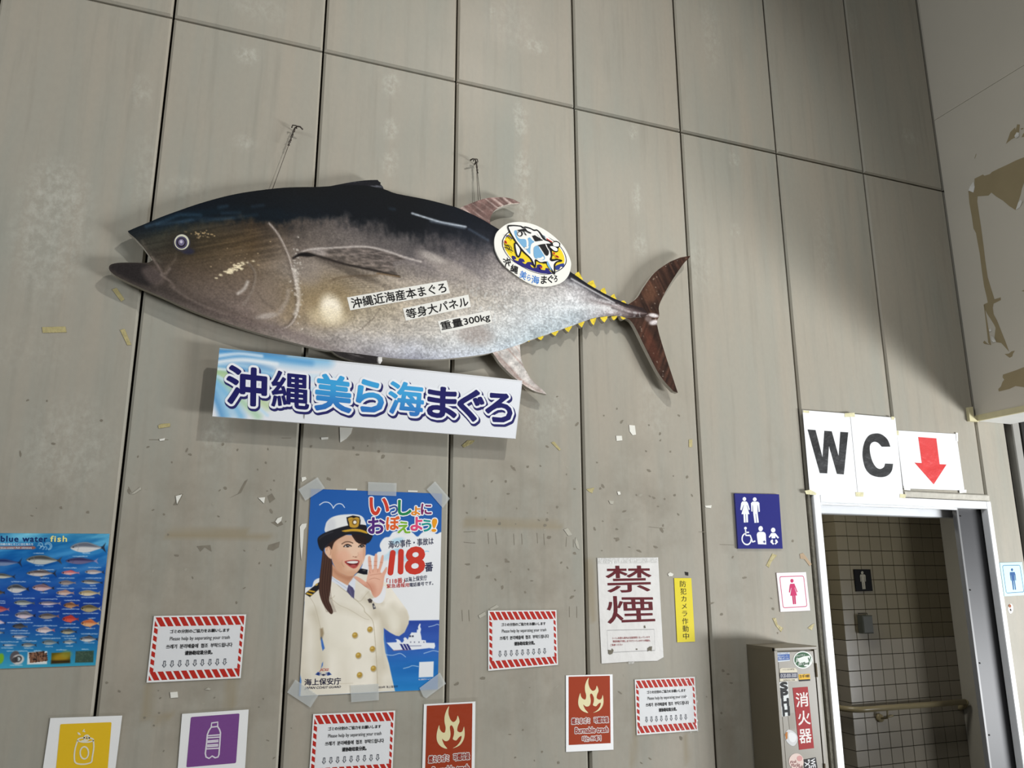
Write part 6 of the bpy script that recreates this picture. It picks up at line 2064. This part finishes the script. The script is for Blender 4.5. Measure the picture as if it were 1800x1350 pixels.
# cuff, hand
P.fill(cr(c5(866, 1180, 900, 1165, 940, 1140, 978, 1060, 996, 1080, 992, 1150, 962, 1212, 910, 1218, 880, 1200), 3), (238, 238, 240), 1)
P.fill(c5(826, 1186, 848, 1174, 872, 1190, 866, 1216, 840, 1216), (72, 62, 60), 1)
P.fill(c5(870, 1226, 884, 1218, 904, 1268, 880, 1276), (60, 58, 66), 1)
P.fill(c5(882, 1244, 892, 1240, 896, 1258, 886, 1262), (214, 210, 204), 1)
hand = cr(c5(702, 978, 714, 968, 740, 976, 780, 1000, 812, 1022, 822, 985, 834, 930, 838, 905, 832, 850, 830, 800, 838, 782, 850, 784, 858, 810, 868, 900, 876, 905, 884, 890, 886, 840, 890, 790, 898, 762, 910, 758, 918, 780,
                   916, 840, 914, 890, 922, 900, 932, 885, 944, 830, 956, 784, 966, 770, 976, 782, 970, 840, 950, 905, 946, 928, 960, 938, 978, 915, 996, 885, 1010, 888, 1004, 925, 986, 965, 976, 1020, 966, 1080, 946, 1130, 915, 1160,
                   892, 1166, 872, 1140, 850, 1090, 800, 1062, 750, 1020), 3)
P.fill(hand, (230, 172, 148), 1)
hm = P.mask(hand, 1)
P.blob(c5(890, 1010)[0], 14, 18, (238, 190, 164), .7, 1, 0, hm)
P.blob(c5(850, 1090)[0], 10, 12, (204, 138, 112), .6, 1, .4, hm)
for pts in (c5(838, 915, 852, 940), c5(876, 905, 876, 930), c5(924, 902, 920, 930), c5(820, 1025, 850, 1060, 870, 1110), c5(850, 960, 900, 950, 950, 945), c5(840, 1000, 890, 985, 940, 1000), c5(842, 830, 862, 832), c5(888, 830, 916, 832),
            c5(942, 838, 968, 842), c5(836, 870, 866, 872), c5(884, 868, 914, 870)):
    P.stroke(cr(pts, 3, False), .8, (176, 104, 84), .55)
P.stroke(c5(700, 982, 760, 1030, 806, 1064, 850, 1096), 1.0, (176, 112, 90), .5)
# JCG mark
for s_ in (-1, 1):
    for j in range(3):
        P.fill(c6(416 + s_ * (14 + j * 4), 812 + j * 8, 416 + s_ * (52 - j * 3), 800 + j * 10, 416 + s_ * (78 - j * 13), 826 + j * 4, 416 + s_ * (60 - j * 12), 826 + j * 4, 416 + s_ * (44 - j * 6), 812 + j * 8),
               (42, 76, 150) if j != 1 else (30, 40, 96), 1, .8)
P.fill(c6(392, 826, 416, 818, 440, 826, 416, 838), (36, 40, 80), 1, .8)
P.C += (fbm(P2, 5, 5, 77)[:, None] - .5) * 8
so = obj('printed_face', [(p[0], D - WO, p[1]) for p in P2], F2, [vcol_mat('portrait_poster_print', rough=0.3, grain=0.0, coat=0.15, bump=0.06)], t)
setcol(so, P.C)
TL_ = [('い', c5(850, 240, 1022, 240, 1022, 396, 850, 396), (206, 62, 44)), ('っ', c5(1030, 308, 1106, 312, 1104, 392, 1030, 388), (64, 84, 150)), ('し', c5(1114, 262, 1232, 262, 1232, 398, 1114, 398), (34, 132, 78)),
       ('ょ', c5(1236, 318, 1318, 322, 1314, 402, 1234, 398), (228, 140, 40)), ('に', c5(1328, 294, 1420, 298, 1420, 392, 1326, 392), (128, 40, 96)),
       ('お', c5(834, 424, 984, 424, 984, 570, 834, 570), (82, 42, 120)), ('ぼ', c5(1004, 412, 1122, 412, 1120, 536, 1004, 536), (224, 98, 44)), ('え', c5(1108, 462, 1222, 462, 1222, 566, 1108, 566), (128, 180, 48)),
       ('よ', c5(1230, 420, 1336, 420, 1334, 542, 1230, 542), (222, 76, 120)), ('う', c5(1334, 444, 1420, 446, 1418, 550, 1332, 550), (32, 150, 140)), ('!', c5(1432, 434, 1474, 436, 1462, 552, 1424, 552), (234, 156, 36))]
mb = MB()
pal2 = []
for i, (ch, qd, c_) in enumerate(TL_):
    text_quad(mb, ch, qd, WO + .0005, 0, grow=.0042, off=.04)
mb.build('title_outline', [ink((238, 240, 242))], t, label='white outline of the title')
mb = MB()
for i, (ch, qd, c_) in enumerate(TL_):
    text_quad(mb, ch, qd, WO + .0011, i, off=.04)
mb.build('title', [ink(c_) for _, _, c_ in TL_], t, label='multicoloured rounded title characters')
mb = MB()
REDP = (202, 58, 44)
for x0, y0, x1, y1 in ((1062, 750, 1040, 935), (1138, 740, 1134, 926)):
    stroke_px(mb, c5(x0, y0, (x0 + x1) / 2, (y0 + y1) / 2, x1, y1), .022, WO + .0006)
    for x, y in ((x0, y0), (x1, y1)):
        flat_px(mb, cir(c5, x, y, 26, 26), WO + .00065)
text_quad(mb, '8', c5(1190, 704, 1358, 698, 1350, 938, 1182, 946), WO + .0006, 0, grow=.0045)
mb.build('number', [ink(REDP)], t, label='large red emergency number')
mb = MB()
text_quad(mb, '海の事件・事故は', c5(1022, 640, 1440, 606, 1440, 672, 1022, 712), WO + .0006, 0, off=.012)
mb.build('lettering', [ink((56, 58, 84))], t, label='dark message characters')
mb = MB()
text_quad(mb, '番', c5(1362, 842, 1434, 838, 1434, 920, 1362, 926), WO + .0006, 0, off=.03)
mb.build('lettering', [ink((56, 58, 84))], t, label='dark message characters')
mb = MB()
text_quad(mb, 'は海上保安庁', c5(1172, 980, 1380, 956, 1382, 1004, 1174, 1024), WO + .0006, 0, off=.012)
mb.build('lettering', [ink((56, 58, 84))], t, label='dark message characters')
mb = MB()
text_quad(mb, '電話番号です。', c5(1218, 1030, 1438, 1012, 1438, 1048, 1218, 1068), WO + .0006, 0, off=.012)
mb.build('lettering', [ink((56, 58, 84))], t, label='dark message characters')
mb = MB()
text_quad(mb, '「118番」', c5(1004, 990, 1172, 980, 1172, 1030, 1004, 1042), WO + .0006, 0, off=.012)
mb.build('lettering', [ink((196, 56, 48))], t, label='red characters')
mb = MB()
text_quad(mb, '緊急通報用', c5(1006, 1042, 1214, 1030, 1214, 1068, 1006, 1080), WO + .0006, 0, off=.012)
mb.build('lettering', [ink((196, 56, 48))], t, label='red characters')
mb = MB()
text_quad(mb, 'JCG', c6(380, 770, 468, 768, 462, 796, 376, 798), WO + .0006, 0, off=.02, shear=.25)
mb.build('lettering', [ink((196, 56, 48))], t, label='red characters')
mb = MB()
text_quad(mb, '海上保安庁', c6(242, 866, 578, 852, 578, 916, 240, 926), WO + .0006, 0, off=.02)
text_quad(mb, 'JAPAN COAST GUARD', c6(242, 938, 580, 928, 576, 954, 238, 970), WO + .0006, 0, off=.01, shear=.2)
text_quad(mb, '2024年 海上保安庁', c6(926, 932, 1110, 924, 1110, 946, 926, 954), WO + .0006, 0)
mb.build('lettering', [ink((28, 30, 60))], t, label='navy agency name')
mb = MB()
text_quad(mb, '海上保安庁ホームページ', c6(1300, 864, 1436, 858, 1436, 872, 1300, 878), WO + .0006, 0, off=.01)
mb.build('lettering', [ink((226, 232, 242))], t, label='tiny white line')
for a in (c5(183, 160, 362, 47, 430, 148, 248, 265), c5(832, 90, 1097, 102, 1093, 222, 830, 212), c5(1455, 85, 1592, 245, 1527, 335, 1377, 160), c6(155, 872, 368, 1018, 295, 1132, 78, 990),
          c6(668, 925, 930, 910, 932, 1062, 675, 1082), c6(1310, 950, 1500, 806, 1556, 910, 1400, 1025, 1375, 1045, 1345, 1030)):
    tape(t, a, WO + .0026, M_TAPE)

# ================================================================== OLD TAPE AND PAPER LEFT ON THE WALL
M_SCR_W = mat('white_paper_scrap', (224, 222, 212), rough=0.7, var=0.06, scale=30)
M_SCR_Y = mat('yellowed_tape_scrap', (178, 166, 118), rough=0.5, var=0.25, scale=60, bump=0.3, bscale=60)
M_SCR_G = mat('greyed_tape_scrap', (178, 174, 160), rough=0.5, var=0.2, scale=60)
GRP = 'old scraps left stuck on the wall'
SCR = [
    ('tape_scrap', 'yellowed horizontal tape strip on the bare left panel, lower left of the tuna mouth', 'tape', M_SCR_Y, [(74, 575), (115, 574), (117, 584), (75, 585)]),
    ('tape_scrap', 'short crinkled yellow tape under the lower jaw of the tuna', 'tape', M_SCR_Y, [(197, 509), (205, 506), (219, 526), (213, 530)]),
    ('tape_scrap', 'yellowed tape strip right beside the left joint, below the tuna jaw', 'tape', M_SCR_Y, [(211, 580), (219, 578), (231, 606), (224, 607)]),
    ('tape_scrap', 'yellow tape remnant left of the lower end of the long sign board', 'tape', M_SCR_Y, [(278, 748), (284, 745), (299, 744), (299, 750), (279, 753)]),
    ('paper_scrap', 'tiny white sliver of paper left of the long sign board, below a tape remnant', 'paper', M_SCR_W, [(280, 772), (290, 770), (289, 774), (281, 775)]),
    ('paper_scrap', 'torn white paper corner hanging under the long sign board', 'paper', M_SCR_W, [(597, 751), (620, 752), (617, 762), (609, 771), (598, 778)]),
    ('paper_scrap', 'small white paper strip beside a joint under the long sign board', 'paper', M_SCR_W, [(564, 769), (577, 768), (577, 772), (565, 773)]),
    ('paper_scrap', 'torn white paper piece below the tail fin, the larger of two', 'paper', M_SCR_W, [(1106, 747), (1116, 748), (1118, 764), (1112, 765), (1107, 758)]),
    ('paper_scrap', 'small square of white paper below the tail fin, the smaller of two', 'paper', M_SCR_W, [(1083, 766), (1093, 766), (1094, 774), (1084, 775)]),
    ('tape_scrap', 'curled tape remnant below the right corner of the long sign board', 'tape', M_SCR_Y, [(812, 783), (822, 774), (835, 774), (830, 780), (815, 787)]),
    ('tape_scrap', 'slanted tape sliver right of the long sign board', 'tape', M_SCR_Y, [(969, 778), (974, 776), (986, 790), (983, 792)]),
    ('tape_scrap', 'small upright tape remnant close to the joint above the yellow notice', 'tape', M_SCR_Y, [(1211, 773), (1217, 772), (1217, 786), (1211, 786)]),
    ('tape_scrap', 'whitish tape fragment beside the joint, above the no smoking sign', 'tape', M_SCR_Y, [(1031, 860), (1045, 857), (1041, 867), (1035, 864)]),
    ('paper_scrap', 'tiny white paper chip above the no smoking sign', 'paper', M_SCR_W, [(1085, 864), (1090, 864), (1091, 869), (1087, 870)]),
    ('paper_scrap', 'ragged paper chip above the no smoking sign, nearest to it', 'paper', M_SCR_G, [(1070, 880), (1079, 881), (1078, 886), (1073, 886)]),
    ('paper_scrap', 'pale paper chip beside the joint left of the blue restroom plate', 'paper', M_SCR_W, [(1239, 889), (1251, 888), (1250, 893), (1241, 892)]),
    ('paper_scrap', 'white paper triangle left of the coast guard poster, beside a grey tape mark', 'paper', M_SCR_W, [(309, 872), (320, 869), (311, 886)]),
    ('paper_scrap', 'white paper triangle left of the coast guard poster, nearer to the poster', 'paper', M_SCR_W, [(454, 875), (466, 874), (464, 885)]),
    ('paper_scrap', 'small rounded white chip left of the cap on the coast guard poster', 'paper', M_SCR_W, [(484, 917), (488, 911), (496, 908), (494, 916), (488, 921)]),
    ('paper_scrap', 'white chip just above the top left tape of the coast guard poster', 'paper', M_SCR_W, [(530, 839), (537, 838), (539, 842), (531, 847)]),
    ('paper_scrap', 'long torn white strip along the left edge of the coast guard poster', 'paper', M_SCR_W, [(527, 926), (531, 921), (539, 920), (538, 926), (534, 932), (533, 950), (530, 985), (528, 960)]),
    ('paper_scrap', 'white blob of paste above the yellow notice, left of a black speck', 'paper', M_SCR_W, [(1174, 1009), (1178, 1006), (1184, 1009), (1182, 1013), (1176, 1013)]),
    ('tape_scrap', 'black speck of tape at the top right of the yellow notice', 'tape', M_DARK, [(1204, 1005), (1210, 1006), (1210, 1012), (1205, 1011)]),
    ('tape_scrap', 'beige tape remnant right below the blue restroom plate', 'tape', M_SCR_Y, [(1358, 973), (1366, 976), (1356, 988), (1352, 998), (1347, 994), (1352, 984)]),
    ('tape_scrap', 'pinkish tape remnant beside the door frame, below right of the blue restroom plate', 'tape', mat('pinkish_old_tape', (172, 148, 118), rough=0.6, var=0.2, scale=60), [(1406, 974), (1412, 972), (1418, 980), (1427, 992), (1423, 995), (1414, 983), (1407, 982)]),
    ('tape_scrap', 'beige tape remnant below the pink ladies card', 'tape', M_SCR_Y, [(1358, 1087), (1364, 1086), (1367, 1098), (1377, 1104), (1373, 1111), (1364, 1100)]),
    ('tape_scrap', 'beige tape remnant beside the door frame above the cabinet', 'tape', M_SCR_Y, [(1420, 1104), (1427, 1098), (1432, 1096), (1427, 1108)]),
    ('paper_scrap', 'small white rectangle of paper below the left sorting notice', 'paper', M_SCR_W, [(299, 1217), (312, 1216), (313, 1226), (300, 1227)]),
    ('paper_scrap', 'tiny pale chip just below the left sorting notice', 'paper', M_SCR_G, [(360, 1212), (366, 1209), (370, 1211), (369, 1213)]),
    ('tape_scrap', 'grey translucent tape piece right of centre above the middle sorting notice', 'tape', M_SCR_G, [(991, 931), (998, 928), (1006, 940), (999, 942)]),
    ('tape_scrap', 'pale tape bit at the upper left corner of the middle sorting notice', 'tape', M_SCR_G, [(860, 1071), (873, 1063), (877, 1067), (864, 1073)]),
    ('tape_scrap', 'pale tape bit left of the middle sorting notice, at its upper corner', 'tape', M_SCR_G, [(841, 1082), (853, 1075), (854, 1081), (843, 1087)]),
    ('tape_scrap', 'slim pale tape sliver left of the coast guard poster, near the left joint', 'tape', M_SCR_G, [(230, 869), (247, 856), (248, 860), (236, 868)]),
    ('tape_scrap', 'pale curled tape at the right joint beside the no smoking sign bottom', 'tape', M_SCR_G, [(1012, 945), (1016, 952), (1019, 966), (1015, 964), (1011, 954)]),
    ('tape_scrap', 'small pale bit on top edge of coast guard poster, left of the middle tape', 'tape', M_SCR_W, [(608, 858.5), (628, 859), (628, 862), (608, 861.5)]),
    ('tape_scrap', 'small pale bit on top edge of coast guard poster, right of the middle tape', 'tape', M_SCR_W, [(717, 862), (734, 862.5), (734, 865), (717, 864.5)]),
]
for nm, lab, cat, m_, pts in SCR:
    mb = MB()
    pl = .0016 if nm == 'tape_scrap' else .0022
    mb.prism([tuple(p) for p in WW(pts, pl)], D - pl, D - .0002)
    o = mb.build(nm, [m_])
    o['label'], o['category'], o['group'] = lab, cat, GRP

# glue and tape ghosts nobody could count: one thin film
rs = np.random.RandomState(11)
mb = MB()
taken = [(527, 858, 790, 1225), (1050, 978, 1168, 1168), (255, 1078, 436, 1200), (856, 1070, 985, 1178), (993, 1185, 1082, 1322), (1114, 1188, 1226, 1292), (1186, 1014, 1222, 1130), (80, 1255, 216, 1350), (312, 1245, 440, 1350),
         (543, 1245, 696, 1350), (738, 1228, 842, 1350), (370, 608, 922, 775), (0, 930, 196, 1176)]


def smear(cx, cy_c, w, h, a, m_):
    n = 7
    pts = []
    for k in range(n):
        th = 2 * math.pi * k / n + rs.rand() * .5
        r = .7 + rs.rand() * .5
        x, y = w * r * math.cos(th), h * r * math.sin(th)
        pts.append((cx + x * math.cos(a) - y * math.sin(a), cy_c + x * math.sin(a) + y * math.cos(a)))
    flat_px(mb, pts, .0004 + .00002 * rs.rand(), m_)


for zone, n in (((205, 780, 510, 1070), 40), ((800, 780, 1020, 1070), 46), ((1040, 790, 1225, 975), 34), ((5, 700, 180, 925), 12), ((180, 1200, 520, 1345), 16), ((800, 1190, 990, 1345), 14), ((1090, 1170, 1290, 1345), 14),
                ((540, 780, 780, 850), 10), ((1245, 900, 1400, 1120), 12), ((960, 690, 1210, 780), 10)):
    k = 0
    while k < n:
        x, y = zone[0] + rs.rand() * (zone[2] - zone[0]), zone[1] + rs.rand() * (zone[3] - zone[1])
        if any(a - 4 < x < c_ + 4 and b - 4 < y < d_ + 4 for a, b, c_, d_ in taken):
            k += .2
            continue
        big = rs.rand()
        smear(x, y, 1.2 + 5.5 * big * rs.rand(), 1.0 + 2.2 * rs.rand(), rs.randn() * .7, 0 if rs.rand() < .86 else 1)
        k += 1
for pts in ([(418, 868), (430, 846), (436, 842), (424, 866), (402, 876)], [(478, 867), (484, 877), (474, 884), (470, 872)], [(316, 868), (322, 868), (312, 888), (304, 888)], [(476, 918), (494, 915), (498, 922), (488, 926)],
            [(472, 958), (492, 952), (490, 962), (480, 968), (470, 966)], [(346, 960), (370, 958), (372, 970), (360, 962), (352, 970)]):
    flat_px(mb, pts, .00045, 0)
for x0, y0, x1, y1 in ((815, 935, 836, 934), (815, 953, 836, 955), (858, 936, 859, 956), (871, 936, 873, 957), (903, 938, 904, 958), (917, 938, 918, 957), (944, 937, 945, 955), (956, 938, 957, 958), (996, 944, 995, 961), (1008, 948, 1008, 962),
                       (812, 1072, 813, 1092), (824, 1072, 825, 1092), (1001, 1066, 1001, 1085), (1014, 1066, 1014, 1086), (1140, 926, 1168, 929), (495, 770, 512, 770), (262, 773, 296, 773), (1265, 957, 1290, 958), (1228, 935, 1240, 935)):
    stroke_px(mb, [(x0, y0), (x1, y1)], .0022, .0005, 0)
o = mb.build('glue_residue', [mat('dark_glue_residue', (128, 121, 107), rough=0.8, var=0.25, scale=50), mat('pale_glue_residue', (160, 155, 141), rough=0.7, var=0.2, scale=50)])
o['label'], o['category'], o['kind'] = 'dark and pale glue residue scattered over the lower wall panels', 'glue residue', 'stuff'
